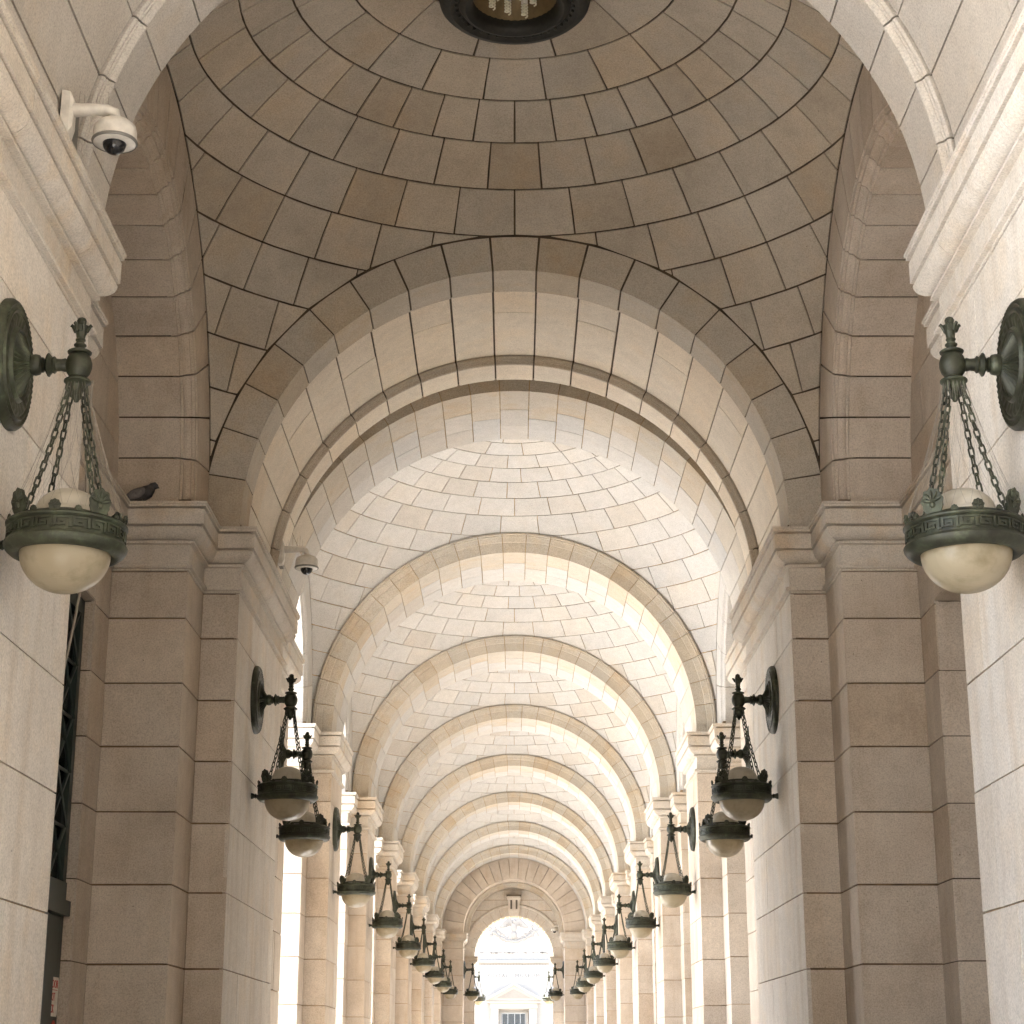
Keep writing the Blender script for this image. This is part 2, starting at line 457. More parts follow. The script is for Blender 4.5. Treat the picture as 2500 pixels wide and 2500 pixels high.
# ================================================================== near domed bay
D_Y0, D_Y1, D_C = 8.90, 14.05, 11.475
D_HL, D_XL = 2.575, 2.45
D_RHO = sqrt(2.5 ** 2 + D_HL ** 2)
t = thing('domed_vault', 'shaded brown domed vault of ringed stone courses around the dark round ceiling lamp', 'vault', (0, D_C, ZS))
bounds = [13.4, 20.1, 26.5, 32.7, 39.4, 46.0, 52.6, 59.2, 65.8, 72.4, 79.0, 85.0, 89.9]
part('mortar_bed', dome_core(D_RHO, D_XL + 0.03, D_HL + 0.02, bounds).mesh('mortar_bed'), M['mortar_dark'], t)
for poly in dome_cells(D_RHO, D_XL, D_HL, bounds, [12, 20, 36, 32, 32, 36, 40, 42, 42, 42, 42, 42], 0.014, clipy=-1.9, offs=[.5, .5, 0, .5, 0, .5, 0, .5, 0, .5, 0, .5]):
    mb = MB(); dome_stone(mb, poly, D_RHO); part('stone', mb.mesh('stone'), M['vault'], t)

# side arches of the near bay
S_R = 1.885; S_OUT = 2.60
SA = 19
def archivolt(R, depth, out, k=1.0):
    return [(R, depth), (R, .105 * k), (R + .022, .102 * k), (R + .026, .085 * k), (R + .050, .080 * k), (R + .072, .064 * k), (R + .082, .042 * k), (R + .084, .034 * k), (R + .112, .034 * k), (R + .114, .012 * k), (R + .150, .010 * k),
            (R + .152, .0), (out, .0), (out, depth)]
side_prof = archivolt(S_R, .58, S_OUT)
vs_meshes = []
for k in range(SA):
    mb = MB(); a0, a1 = pi * k / SA, pi * (k + 1) / SA; gp = 0.0032
    prism(mb, side_prof, arc_frames(a0 + gp, a1 - gp, 4, lateral=0.0)); vs_meshes.append(mb.mesh('voussoir', 22))
core_m = arc_surface([(S_R + .014, .58), (S_R + .014, .16), (S_R + .05, .16), (S_R + .20, .05), (S_OUT + .05, .03)], 48, lateral=0.0).mesh('mortar_bed')
wall_split = lambda r: ([0.6, 1.3] if r % 2 else [0.95, 1.6])
WCUT = [z for z in COURSES] + [5.75, 6.15, 6.6, 7.05, 7.5, 7.75]
for sx, side in ((1, 'right'), (-1, 'left')):
    t = thing('side_arch', f'deep shaded archway with moulded edge on the {side} side of the brown dome', 'arch', (sx * D_XL, D_C, ZS), 'side arches under the brown dome', flip=sx < 0)
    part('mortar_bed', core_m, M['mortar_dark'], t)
    for me in vs_meshes: part('voussoir', me, M['pier'], t)
    # filling wall with the doorway
    nm = 'recessed wall with an open doorway recess behind the right side arch' if sx > 0 else 'recessed wall around the green door behind the left side arch'
    t = thing('side_wall', nm, 'wall', (sx * 3.025, D_C, 0), 'walls under the side arches', flip=sx < 0)
    for (y0, y1, z0, z1) in ((1.425, 1.90, 0, 5.2), (-1.90, -1.425, 0, 5.2)):
        for me in face_blocks((0, y0), (0, y1), [z for z in COURSES if z <= 5.18], lambda r: []):
            part('block', me.mesh('block'), M['pier'], t)
    for me in face_blocks((0, -1.90), (0, 1.90), [5.69, 6.15, 6.6, 7.05, 7.5, 7.75], lambda r: ([0.5, 1.5, 2.4, 3.3] if r % 2 else [1.0, 1.9, 2.8])):
        part('block', me.mesh('block'), M['pier'], t)
    for me in face_blocks((0, -1.423), (0, 1.423), [4.835, 5.173], lambda r: [0.55, 1.15, 1.70, 2.30]):
        part('lintel_block', me.mesh('lintel_block'), M['pier'], t)
    mb = MB(); dep = 0.62
    box(mb, .012, dep, -1.95, -1.437, 0, 7.8); box(mb, .012, dep, 1.437, 1.95, 0, 7.8); box(mb, .012, dep, -1.437, 1.437, 4.845, 7.8)
    part('mortar_bed', mb.mesh('mortar_bed'), M['mortar_dark'], t)
    jb = [z for z in COURSES if z < 4.8] + [4.83]
    jd = 0.075 if sx < 0 else 0.60
    for me in face_blocks((jd, 1.4255), (.012, 1.4255), jb, lambda r: []) : part('jamb_block', me.mesh('jamb_block'), M['pier'], t)
    for me in face_blocks((.012, -1.4255), (jd, -1.4255), jb, lambda r: []) : part('jamb_block', me.mesh('jamb_block'), M['pier'], t)
    mb = MB(); box(mb, .004, dep - .002, -1.435, 1.435, 4.8325, 4.843); part('lintel_soffit', mb.mesh('lintel_soffit'), M['pier'], t)
    mb = MB(); box(mb, dep + .002, dep + .3, -2.0, 2.0, 0, 7.8); part('backing_wall', mb.mesh('backing_wall'), M['pier'], t)

# ================================================================== thick wall sections with barrel arches
W_X = 2.165; NV = 19
def barrel(y0, y1, m0, label, seed, mat_main, core_mat):
    """barrel arch from y0 to y1: first band, deep soffit, moulding, last strip"""
    L = y1 - y0; t = thing('barrel_arch', label, 'arch', (0, y0, ZS), 'barrel arches between the wall piers')
    b1 = 0.44; RB, RM = 2.185, 2.245
    core = arc_surface([(2.56, .012), (RB + .012, .012), (RB + .012, b1), (RM + .013, b1 + .002), (RM + .013, m0 + .02), (RB + .03, m0 + .03), (RB + .012, m0 + .12), (RB + .012, L - .012), (2.60, L - .012)], 64)
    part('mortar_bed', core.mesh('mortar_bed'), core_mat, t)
    rnd = random.Random(seed)
    for k in range(NV):
        a0, a1 = pi * k / NV, pi * (k + 1) / NV; gp = 0.0026 + (0.0012 if 6 <= k <= 12 else 0)
        mb = MB(); prism(mb, [(2.487, 0), (RB, 0), (RB, b1 - .003), (RM + .02, b1 - .003), (2.487, b1 - .003)], arc_frames(a0 + gp, a1 - gp, 4))
        part('voussoir', mb.mesh('voussoir', 20), M['rib'] if y0 > 10 else mat_main, t)  # second arch: ring granite darker than its soffit, shade put into the colour
        fn = lambda a, y: (Vector((RM * cos(a), y, RM * sin(a))), Vector((-cos(a), 0, -sin(a))))
        m0s = m0 - .002; cuts = [b1, m0s]
        if k % 2 == 1: cuts = [b1, b1 + (m0 - b1) * rnd.uniform(0.36, 0.46), m0s]
        for v0, v1 in zip(cuts, cuts[1:]):
            mb = MB(); stone(mb, fn, a0, a1, v0, v1, gp, 0.003, 4, 1)
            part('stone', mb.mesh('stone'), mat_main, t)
        mb = MB()
        prism(mb, [(RM + .03, m0 + .006), (RM - .004, m0 + .006), (RM - .006, m0 + .000), (RM - .020, m0 - .004), (RM - .034, m0 + .004), (RM - .036, m0 + .018), (RM - .044, m0 + .020),
                   (RM - .046, m0 + .030), (RM - .064, m0 + .036), (RB - .016, m0 + .046), (RB - .018, m0 + .060), (RB + .05, m0 + .060)], arc_frames(a0 + gp, a1 - gp, 4))
        part('moulding', mb.mesh('moulding', 22), M['vault'] if y0 > 10 else mat_main, t)  # second arch: dark vault granite imitates shade on the moulding's front
        mb = MB(); prism(mb, [(RB + .06, m0 + .062), (RB, m0 + .062), (RB, L), (RB + .20, L), (RB + .20, m0 + .062)], arc_frames(a0 + gp, a1 - gp, 4))
        part('voussoir', mb.mesh('voussoir', 22), mat_main, t)
    return t
W0_0, W0_1, W1_0, W1_1 = 6.10, 8.69, 14.05, 16.85
barrel(W0_0, 8.88, 2.26, 'near pale arch framing the top of the view, moulded band along its edge', 3, M['near_vault'], M['mortar_dark'])
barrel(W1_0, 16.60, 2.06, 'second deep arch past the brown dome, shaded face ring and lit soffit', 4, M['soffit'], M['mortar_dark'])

def wall_pier(name, label, y0, y1, far_side, sx, group, seed):
    """hall wall of a thick section with its pilaster towards the domed bay"""
    t = thing(name, label, 'wall', (0, 0, 0), group, flip=sx < 0); rnd = random.Random(seed)
    if far_side:     # W1: pilaster on the side towards the camera
        path = [(3.025, D_C), (3.025, 13.36), (D_XL, 13.36), (D_XL, y0), (W_X, y0), (W_X, y1), (2.9, y1)]
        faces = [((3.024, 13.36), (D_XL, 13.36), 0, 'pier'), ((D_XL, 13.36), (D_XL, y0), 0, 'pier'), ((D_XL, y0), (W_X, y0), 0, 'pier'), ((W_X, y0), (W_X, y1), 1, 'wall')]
        core_path = [(3.3, 13.36), (D_XL, 13.36), (D_XL, y0), (W_X, y0), (W_X, y1), (3.3, y1)]
        joints = {5: [], 4: [1.2, 2.1]}
    else:            # W0: the hall wall beside the camera
        path = [(2.9, y0), (W_X, y0), (W_X, y1), (D_XL, y1), (D_XL, 9.59), (3.025, 9.59), (3.025, D_C)]
        faces = [((W_X, y0), (W_X, y1), 1, 'wall')]
        core_path = [(3.3, y0), (W_X, y0), (W_X, y1), (D_XL, y1), (D_XL, 9.59), (3.3, 9.59)]
        joints = {1: [0.9, 2.12]}
    part('mortar_bed', core_prism(core_path, 0, ZS - .01).mesh('mortar_bed'), M['mortar_pier' if far_side else 'mortar_wall'], t)
    for (a, b, sp, mk) in faces:
        L = sqrt((b[0] - a[0]) ** 2 + (b[1] - a[1]) ** 2)
        jj = [[rnd.uniform(.25, .4) * L, rnd.uniform(.62, .8) * L] if r % 2 else [rnd.uniform(.45, .58) * L, rnd.uniform(.85, .9) * L] for r in range(12)]
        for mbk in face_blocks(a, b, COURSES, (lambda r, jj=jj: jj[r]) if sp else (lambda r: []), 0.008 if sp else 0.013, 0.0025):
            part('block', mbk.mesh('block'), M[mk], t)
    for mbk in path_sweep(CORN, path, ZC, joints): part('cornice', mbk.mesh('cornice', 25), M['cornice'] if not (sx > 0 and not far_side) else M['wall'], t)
    return t
wall_pier('hall_wall', 'pale left wall nearest the camera with cornice, behind the nearest left lamp', W0_0, W0_1, False, -1, 'walls carrying the near lamps', 11)
wall_pier('hall_wall', 'bright white right wall nearest the camera with cornice, behind the nearest right lamp', W0_0, W0_1, False, 1, 'walls carrying the near lamps', 12)
wall_pier('wall_pier', 'stepped tan pier and wall left of the hall, pigeon on its capital', W1_0, W1_1, True, -1, 'stepped piers past the brown dome', 13)
wall_pier('wall_pier', 'stepped tan pier and bright wall right of the hall, before the open bays', W1_0, W1_1, True, 1, 'stepped piers past the brown dome', 14)

# ================================================================== the long row of pale bays
PITCH = 6.12; A1 = 17.35; NB = 7
F_R, F_XI, F_XL, F_EXT = 2.345, 2.335, 2.61, 2.60
RIB = 1.5; F_HL = (PITCH - RIB) / 2; F_RHO = sqrt(F_EXT ** 2 + F_HL ** 2)
RET = 0.60; F_S = F_HL - RET; XO = {1: 3.25, -1: 4.0}
ORD = ['first', 'second', 'third', 'fourth', 'fifth', 'sixth', 'seventh', 'eighth', 'ninth']
# --- shared meshes
f_bounds = [4.0, 9.5, 14.1, 18.6, 22.9, 27.3, 32.0, 36.9, 42.4, 47.6, 52.8, 58.0, 63.2, 68.4, 73.6, 78.8, 84.0, 89.9]
f_counts = [6, 10, 14, 20, 24, 26, 27, 28, 30, 30, 30, 30, 30, 30, 30, 30, 30]
polys = dome_cells(F_RHO, F_XL, F_HL, f_bounds, f_counts, 0.009, clipy=-1.75, seed=5)
f_stone = []
for p in polys:
    mb = MB(); dome_stone(mb, p, F_RHO); f_stone.append(mb.mesh('stone'))
mbj = MB()
for p in polys: dome_stone(mbj, p, F_RHO)
f_joined = mbj.mesh('stones')
f_core = dome_core(F_RHO, F_XL + .02, F_HL + .02, f_bounds).mesh('mortar_bed')
# rib
NR = 25
rib_prof = [(F_EXT, .004), (F_EXT, -.045), (F_EXT - .018, -.048), (F_EXT - .024, -.034), (F_EXT - .042, -.034), (F_EXT - .05, -.022), (F_EXT - .085, -.014), (F_EXT - .112, -.010), (F_EXT - .118, 0), (F_R, 0)]
rib_mesh = []
for k in range(NR):
    a0, a1 = pi * k / NR, pi * (k + 1) / NR; gp = 0.0017
    cut = [.55, 1.05] if k % 2 == 0 else [.82]
    mb = MB(); prism(mb, rib_prof + [(F_R, cut[0] - .003), (F_EXT, cut[0] - .003)], arc_frames(a0 + gp, a1 - gp, 3))
    rib_mesh.append(('voussoir', mb.mesh('voussoir', 22), 'rib'))
    fn = lambda a, y: (Vector((F_R * cos(a), y, F_R * sin(a))), Vector((-cos(a), 0, -sin(a))))
    cc = cut + [RIB]
    for v0, v1 in zip(cc, cc[1:]):
        mb = MB(); stone(mb, fn, a0, a1, v0, v1, gp, .003, 3, 1); rib_mesh.append(('stone', mb.mesh('stone'), 'pale'))
rib_core = arc_surface([(F_EXT + .05, .014), (F_R + .012, .014), (F_R + .012, RIB - .002), (F_EXT + .05, RIB - .002)], 56).mesh('mortar_bed')
# side arches (local origin on the bay centre line at the springing)
NS = 13
def lat(depth):
    out = []
    prof = archivolt(F_S, depth, 2.305, .45)
    for k in range(NS):
        mb = MB(); prism(mb, prof, arc_frames(pi * k / NS + .002, pi * (k + 1) / NS - .002, 4, lateral=0.0)); out.append(mb.mesh('voussoir', 22))
    core = arc_surface([(F_S + .014, depth), (F_S + .014, .14), (F_S + .05, .14), (F_S + .20, .05), (2.36, .03)], 40, lateral=0.0).mesh('mortar_bed')
    return out, core
lat_mesh = {1: lat(XO[1] - F_XL), -1: lat(XO[-1] - F_XL)}
# piers (right-hand form; local origin at the rib face)
def pier_parts(xo):
    path = [(xo, -RET), (F_XL, -RET), (F_XL, 0), (F_XI, 0), (F_XI, RIB), (F_XL, RIB), (F_XL, RIB + RET), (xo, RIB + RET)]
    out = [('mortar_bed', core_prism(path, 0, ZS - .01).mesh('mortar_bed'), 'mortar_wall')]
    for (a, b, mk) in ((path[0], path[1], 'pier'), (path[1], path[2], 'pier'), (path[2], path[3], 'pier'), (path[3], path[4], 'pier')):
        sp = (lambda r: [0.8] if r % 2 else []) if abs(a[0] - b[0]) > 1 else (lambda r: [0.6] if r % 2 else [1.0]) if abs(b[1] - a[1]) > 1 else (lambda r: [])
        for mbk in face_blocks(a, b, COURSES, sp, 0.009): out.append(('block', mbk.mesh('block'), mk))
    for mbk in path_sweep(CORN, path, ZC): out.append(('cornice', mbk.mesh('cornice', 25), 'cornice'))
    return out
pier_mesh = {1: pier_parts(XO[1]), -1: pier_parts(XO[-1])}
# outer wall panel of an open bay (left) with its arch, and the plain one (right)
def outer_panel(open_):
    mb = MB(); hy = PITCH / 2; top = 10.4 - ZS; bot = -ZS
    for x, th in ((0, 0),):
        if open_:
            n = 24; P0 = []; P1 = []
            for i in range(n + 1):
                a = pi * i / n; c, s = cos(a), sin(a); P0.append((F_S * c, F_S * s))
                k = min(hy / abs(c) if abs(c) > 1e-6 else 1e9, top / s if s > 1e-6 else 1e9); P1.append((k * c, k * s))
            ring = [(P0, P1)]
            for xx in (0.0, 0.25):
                i0 = [mb.vert((xx, p[0], p[1])) for p in P0]; i1 = [mb.vert((xx, p[0], p[1])) for p in P1]
                for i in range(n): mb.face((i0[i], i0[i + 1], i1[i + 1], i1[i]))
                for sgn in (1, -1):
                    q = [mb.vert(p) for p in ((xx, sgn * F_S, 0), (xx, sgn * hy, 0), (xx, sgn * hy, bot), (xx, sgn * F_S, bot))]; mb.face(q)
            for i in range(n):
                q = [mb.vert(p) for p in ((0, *P0[i]), (0, *P0[i + 1]), (.25, *P0[i + 1]), (.25, *P0[i]))]; mb.face(q)
        else: box(mb, 0, .25, -hy, hy, bot, top)
    return mb.mesh('outer_wall')
panel = {1: outer_panel(False), -1: outer_panel(True)}

for k in range(NB + 1):
    y = A1 + PITCH * k; far = k >= 4
    nm = ORD[k]
    t = thing('arch_rib', f'{nm} moulded cross arch counted from the front of the pale bays', 'arch', (0, y, ZS), 'cross arches between the pale bays')
    part('mortar_bed', rib_core, M['mortar'], t)
    for n_, me, mk in rib_mesh: part(n_, me, M[mk], t)
    for sx, side in ((1, 'right'), (-1, 'left')):
        t = thing('pier', f'{nm} pier on the {side} counted from the front of the pale bays', 'pier', (0, y, 0), f'piers of the pale bays', flip=sx < 0)
        for n_, me, mk in pier_mesh[sx]: part(n_, me, M[mk], t)
    if k == NB: break
    yc = y + RIB + F_HL
    t = thing('domed_vault', f'{nm} pale domed vault beyond the brown dome, ringed stone courses', 'vault', (0, yc, ZS), 'pale domed vaults down the arcade')
    part('mortar_bed', f_core, M['mortar'], t)
    if k < 4:
        for me in f_stone: part('stone', me, M['pale'], t)
    else: part('stone', f_joined, M['pale'], t, kind='stuff')
    for sx, side in ((1, 'right'), (-1, 'left')):
        t = thing('side_arch', f'side archway on the {side} of the {nm} pale bay', 'arch', (sx * F_XL, yc, ZS), f'side arches of the pale bays', flip=sx < 0)
        part('mortar_bed', lat_mesh[sx][1], M['mortar'], t)
        for me in lat_mesh[sx][0]: part('voussoir', me, M['pale'], t)
        t = thing('outer_wall', f'outer wall on the {side} of the {nm} pale bay', 'wall', (sx * XO[sx], yc, ZS), f'outer walls of the pale bays', flip=sx < 0)
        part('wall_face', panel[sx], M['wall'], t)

# ================================================================== unseen masonry added to control the light: top slab, flanks, bay behind the viewer
mb = MB(); box(mb, -4.6, 4.6, -2.7, 64.4, 10.4, 10.9); structure('light_seal_roof', mb, M['wall'])  # unseen slab added to stop sky light leaking in above the vaults
for sx in (1, -1):
    mb = MB(); x0, x1 = sorted((sx * 4.0, sx * 4.3)); box(mb, x0, x1, 5.2, 18.0, 0, 10.4)
    box(mb, x0, x1, 60.0, 64.3, 0, 10.4)
    a, b = sorted((sx * 2.45, sx * 2.75)); box(mb, a, b, 16.62, 17.36, 0, 10.4); box(mb, a, b, 5.58, 6.12, 0, 10.4)
    a, b = sorted((sx * 2.75, sx * 4.0)); box(mb, a, b, 16.9, 17.3, 0, 10.4); box(mb, a, b, 5.6, 6.1, 0, 10.4)
    structure('light_seal_flank', mb, M['wall'])  # closing walls added to keep stray sky light out of the shut sections
mb = MB()
for (y0, y1, r) in ((16.58, 17.37, 2.53), (5.58, 6.12, 2.53)):
    rows = [[mb.vert((rr * cos(pi * i / 40), y, ZS + rr * sin(pi * i / 40))) for rr, y in ((r, y0), (r, y1))] for i in range(41)]
    for p, q in zip(rows, rows[1:]): mb.face((p[0], p[1], q[1], q[0]))
structure('joint_vault', mb, M['vault'])
mb = MB()
def add_mesh(mb, me, loc, flip=False):
    base = len(mb.v)
    for v in me.vertices: mb.v.append(((-v.co.x if flip else v.co.x) + loc[0], v.co.y + loc[1], v.co.z + loc[2]))
    for p in me.polygons: mb.face([i + base for i in p.vertices])
add_mesh(mb, rib_core, (0, 4.1, ZS))
box(mb, 2.3, 3.3, 3.9, 5.6, 0, ZS); box(mb, -4.3, -4.0, -2.2, -0.2, 0, 9.5)
box(mb, 3.25, 3.6, -2.6, 5.6, 0, 10.4); box(mb, -4.4, 4.4, -2.6, -2.2, 0, 10.4); box(mb, -4.4, 3.25, -2.2, 4.1, 9.6, 9.9)
box(mb, -4.3, -4.0, -2.2, 5.2, 9.4, 10.4); box(mb, 2.45, 4.0, 4.1, 5.58, ZS, 10.4); box(mb, -4.0, -2.45, 4.1, 5.58, ZS, 10.4)
structure('rear_light_bay', mb, M['wall'])  # unseen bay, its left portal sized to light the near walls

# ================================================================== far end wall
E_Y = 61.78; E_R, E_O = 1.66, 2.40
t = thing('end_arch', 'shaded narrower arch of radial stones closing the far end of the arcade', 'arch', (0, E_Y, ZS))
NE = 21
for k in range(NE):
    a0, a1 = pi * k / NE, pi * (k + 1) / NE
    mb = MB(); prism(mb, [(E_O, 0), (E_R, 0), (E_R, .9), (E_O, .9)], arc_frames(a0 + .003, a1 - .003, 3)); part('voussoir', mb.mesh('voussoir', 20), M['pier'], t)
    mb = MB(); prism(mb, [(E_R, .904), (E_R - .05, .904), (E_R - .07, .94), (E_R - .07, 1.02), (E_R - .13, 1.06), (E_R - .16, 1.08), (E_R - .16, 1.70), (E_R + .1, 1.70)], arc_frames(a0 + .002, a1 - .002, 3)); part('moulded_voussoir', mb.mesh('moulded_voussoir', 22), M['rib'], t)
for sx, side in ((1, 'right'), (-1, 'left')):
    t = thing('end_pier', f'brown end pier {side} of the bright far opening', 'pier', (0, E_Y, 0), 'end piers', flip=sx < 0)
    path = [(3.9, 0), (E_R, 0), (E_R, 1.72), (3.9, 1.72)]
    part('mortar_bed', core_prism(path, 0, ZS - .01).mesh('mortar_bed'), M['mortar_wall'], t)
    for a, b in ((path[0], path[1]), (path[1], path[2])):
        for m_ in face_blocks(a, b, COURSES, lambda r: [1.2] if r % 2 else [1.6], .012): part('block', m_.mesh('block'), M['pier'], t)
    for m_ in path_sweep(CORN, path[:3], ZC): part('cornice', m_.mesh('cornice', 25), M['cornice'], t)
    mb = MB(); box(mb, 2.42, 3.9, .01, 1.72, ZS, 10.4); part('spandrel', mb.mesh('spandrel'), M['pier'], t)
mb = MB(); box(mb, -2.5, 2.5, E_Y + .02, E_Y + 1.7, ZS + 2.42, 10.4); structure('wall_above_end_arch', mb, M['pier'])
T_Y = 63.5; O_R, O_Z = 1.33, EYE + 3.36
t = thing('end_wall', 'block wall with a round arched opening and keystone at the far end', 'wall', (0, T_Y, O_Z))
mb = MB(); n = 28; P0 = [(O_R * cos(pi * i / n), O_R * sin(pi * i / n)) for i in range(n + 1)]
P1 = []
for c, s in [(cos(pi * i / n), sin(pi * i / n)) for i in range(n + 1)]:
    k = min(3.9 / abs(c) if abs(c) > 1e-6 else 1e9, 5.0 / s if s > 1e-6 else 1e9); P1.append((k * c, k * s))
for yy in (0.012, 0.8):
    i0 = [mb.vert((p[0], yy, p[1])) for p in P0]; i1 = [mb.vert((p[0], yy, p[1])) for p in P1]
    for i in range(n): mb.face((i0[i], i0[i + 1], i1[i + 1], i1[i]))
    for s in (1, -1): mb.face([mb.vert(p) for p in ((s * O_R, yy, 0), (s * 3.9, yy, 0), (s * 3.9, yy, -O_Z), (s * O_R, yy, -O_Z))])
for i in range(n): mb.face([mb.vert(p) for p in ((P0[i][0], .012, P0[i][1]), (P0[i + 1][0], .012, P0[i + 1][1]), (P0[i + 1][0], .8, P0[i + 1][1]), (P0[i][0], .8, P0[i][1]))])
part('mortar_bed', mb.mesh('mortar_bed'), M['mortar'], t)
rows = [0.0, .40, .78, 1.16, 1.52, 1.86, 2.2, 2.6]
for r, (z0, z1) in enumerate(zip(rows, rows[1:])):
    zin = z0; xin = sqrt(max(1.42 ** 2 - zin ** 2, 0))
    xs = [-1.72 + (0.28 if r % 2 else 0.0) + .56 * i for i in range(-1, 8)]
    for s in (0,):
        cells = [(max(a, -1.72), min(a + .56, 1.72)) for a in xs]
        for a, b in cells:
            if b - a < .08: continue
            for (c, d) in (((max(a, xin), b), (a, min(b, -xin))) if xin > 0 else ((a, b),)):
                if d - c < .05: continue
                for m_ in face_blocks((d, 0), (c, 0), [z0, z1], lambda r: [], .014):
                    for i_, v_ in enumerate(m_.v): m_.v[i_] = (v_[0], -v_[1] if False else v_[1], v_[2])
                    part('block', m_.mesh('block'), M['wall'], t)
for k in range(15):
    if k == 7: continue
    mb = MB(); prism(mb, [(1.74, -.02), (1.70, -.05), (1.66, -.05), (1.64, -.02), (O_R, -.02), (O_R, .78), (1.74, .78)], arc_frames(pi * k / 15 + .003, pi * (k + 1) / 15 - .003, 3)); part('voussoir', mb.mesh('voussoir', 22), M['wall'], t)
mb = MB()
fr = [lambda p: (p[0] * .155, p[1], 1.33), lambda p: (p[0] * .19, p[1] - .10, 1.50), lambda p: (p[0] * .19, p[1] - .22, 1.80), lambda p: (p[0] * .205, p[1] - .24, 1.86), lambda p: (p[0] * .225, p[1] - .27, 1.89), lambda p: (p[0] * .225, p[1] - .27, 1.96)]
prism(mb, [(-1, -.06), (1, -.06), (1, .3), (-1, .3)], fr)
k_o = part('keystone', mb.mesh('keystone'), M['wall'], t, label='projecting console keystone')
mb = MB(); box(mb, -.16, .16, -.13, .0, 1.47, 1.53); box(mb, -.12, -.06, -.30, -.10, 1.55, 1.84); box(mb, .06, .12, -.30, -.10, 1.55, 1.84); part('keystone_moulding', mb.mesh('keystone_moulding'), M['carving'], k_o)  # dark granite paints in the shadows on the console
mb = MB(); box(mb, -.25, .25, -.32, -.005, 1.962, 2.02); part('keystone_shadow_cap', mb.mesh('keystone_shadow_cap'), M['carving'], k_o)  # dark cap added to imitate shadow at the console's top
for sx in (1, -1):
    for m_ in path_sweep([(p, h * .75) for p, h in CORN], [(1.66, -.0), (O_R, -.0), (O_R, .8)] if sx > 0 else [(-O_R, .8), (-O_R, 0), (-1.66, 0)], 0): part('impost', m_.mesh('impost', 30), M['cornice'], t)
    for m_ in face_blocks((1.66, 0) if sx > 0 else (-O_R, 0), (O_R, 0) if sx > 0 else (-1.66, 0), [-O_Z + .02, -4.2, -3.6, -3.0, -2.4, -1.8, -1.2, -.41], lambda r: [], .012): part('block', m_.mesh('block'), M['wall'], t)
mb = MB(); box(mb, -.26, .26, -.06, 0, 2.33, 2.37); part('vent', mb.mesh('vent'), M['grey'], t)
# short walls outside the far opening
for sx, side in ((1, 'right'), (-1, 'left')):
    t = thing('porch_wall', f'pale outside wall just {side} of the far opening', 'wall', (sx * 1.55, 64.35, 0), 'porch walls', flip=sx < 0)
    mb = MB(); box(mb, 0, .5, 0, 5.6, -.14, 4.6); part('wall_face', mb.mesh('wall_face'), M['wall'], t)

# ================================================================== museum across the street
MU_Y = 150.0
def mz(v):      # height on the museum front from the photograph's row
    c, s = cos(TH), sin(TH); a = (1250 - v) / 4490
    return EYE + MU_Y * (a * c + s) / (c - a * s)
def mx(u): return (u - 1254) * (MU_Y * cos(TH) + 1.8) / 4490
t = thing('museum_building', 'overexposed white museum front with pediment doorway and carved eagle, through the far arch', 'building', (0, MU_Y, 0))
mb = MB(); box(mb, -16, 16, 0, 12, -.2, mz(2348)); box(mb, -14, 14, .3, 12, mz(2345), 17); part('wall', mb.mesh('wall'), M['museum'], t)
mb = MB(); z = mz(2348); box(mb, mx(1162), mx(1346), -.28, .02, z - .02, z + .09); box(mb, mx(1166), mx(1342), -.14, .02, z - .12, z - .025); part('cornice', mb.mesh('cornice'), M['museum'], t)
mb = MB()
for i in range(46):
    x = mx(1170) + i * (mx(1338) - mx(1170)) / 45; box(mb, x, x + .07, -.10, .01, z - .25, z - .15)
part('dentils', mb.mesh('dentils'), M['carving'], t, kind='stuff')
mb = MB(); rnd = random.Random(4); z = mz(2326)
for i in range(60):
    x = mx(1168) + rnd.random() * (mx(1340) - mx(1168)); box(mb, x, x + rnd.uniform(.04, .16), .22, .301, z + rnd.uniform(-.07, .07), z + rnd.uniform(.0, .1))
part('inscription_band', mb.mesh('inscription_band'), M['carving'], t, kind='stuff')
# carved eagle and garlands: shield, spread wings of feathers, sagging garland
mb = MB(); zc = mz(2268)
ball(mb, (0, .25, zc + .15), .26, 10, 8, (1, .4, 1.5)); ball(mb, (.05, .2, zc + .62), .14, 8, 6, (1.2, .6, 1)); ball(mb, (0, .25, zc - .45), .32, 8, 6, (.9, .4, 1))
for s in (1, -1):
    for i in range(12):
        a = radians(8 + i * 9); L = 1.05 - .35 * abs(i - 4) / 8
        R = Matrix.Rotation(-s * (pi / 2 - a) if True else 0, 3, 'Y')
        ball(mb, (s * (.28 + .62 * cos(a) * L), .25, zc + .1 + .55 * sin(a) * L), .42 * L, 6, 4, (.2, .25, 1), R)
    for i in range(26):
        f = i / 25; x = s * (.0 + 1.65 * f); zz = zc - .95 + .75 * f * f
        ball(mb, (x, .25, zz + rnd.uniform(-.05, .05)), rnd.uniform(.09, .15), 6, 4, (1, .5, 1))
        if i % 2: ball(mb, (x * .9, .27, zz + .22 + rnd.uniform(-.08, .1)), rnd.uniform(.06, .11), 6, 4, (1, .4, 1))
    for i in range(14): ball(mb, (s * (1.7 + rnd.uniform(-.25, .3)), .27, zc - .1 + rnd.uniform(-.5, .35)), rnd.uniform(.06, .14), 6, 4, (1, .4, 1))
part('eagle_carving', mb.mesh('eagle_carving', 40), M['carving'], t)
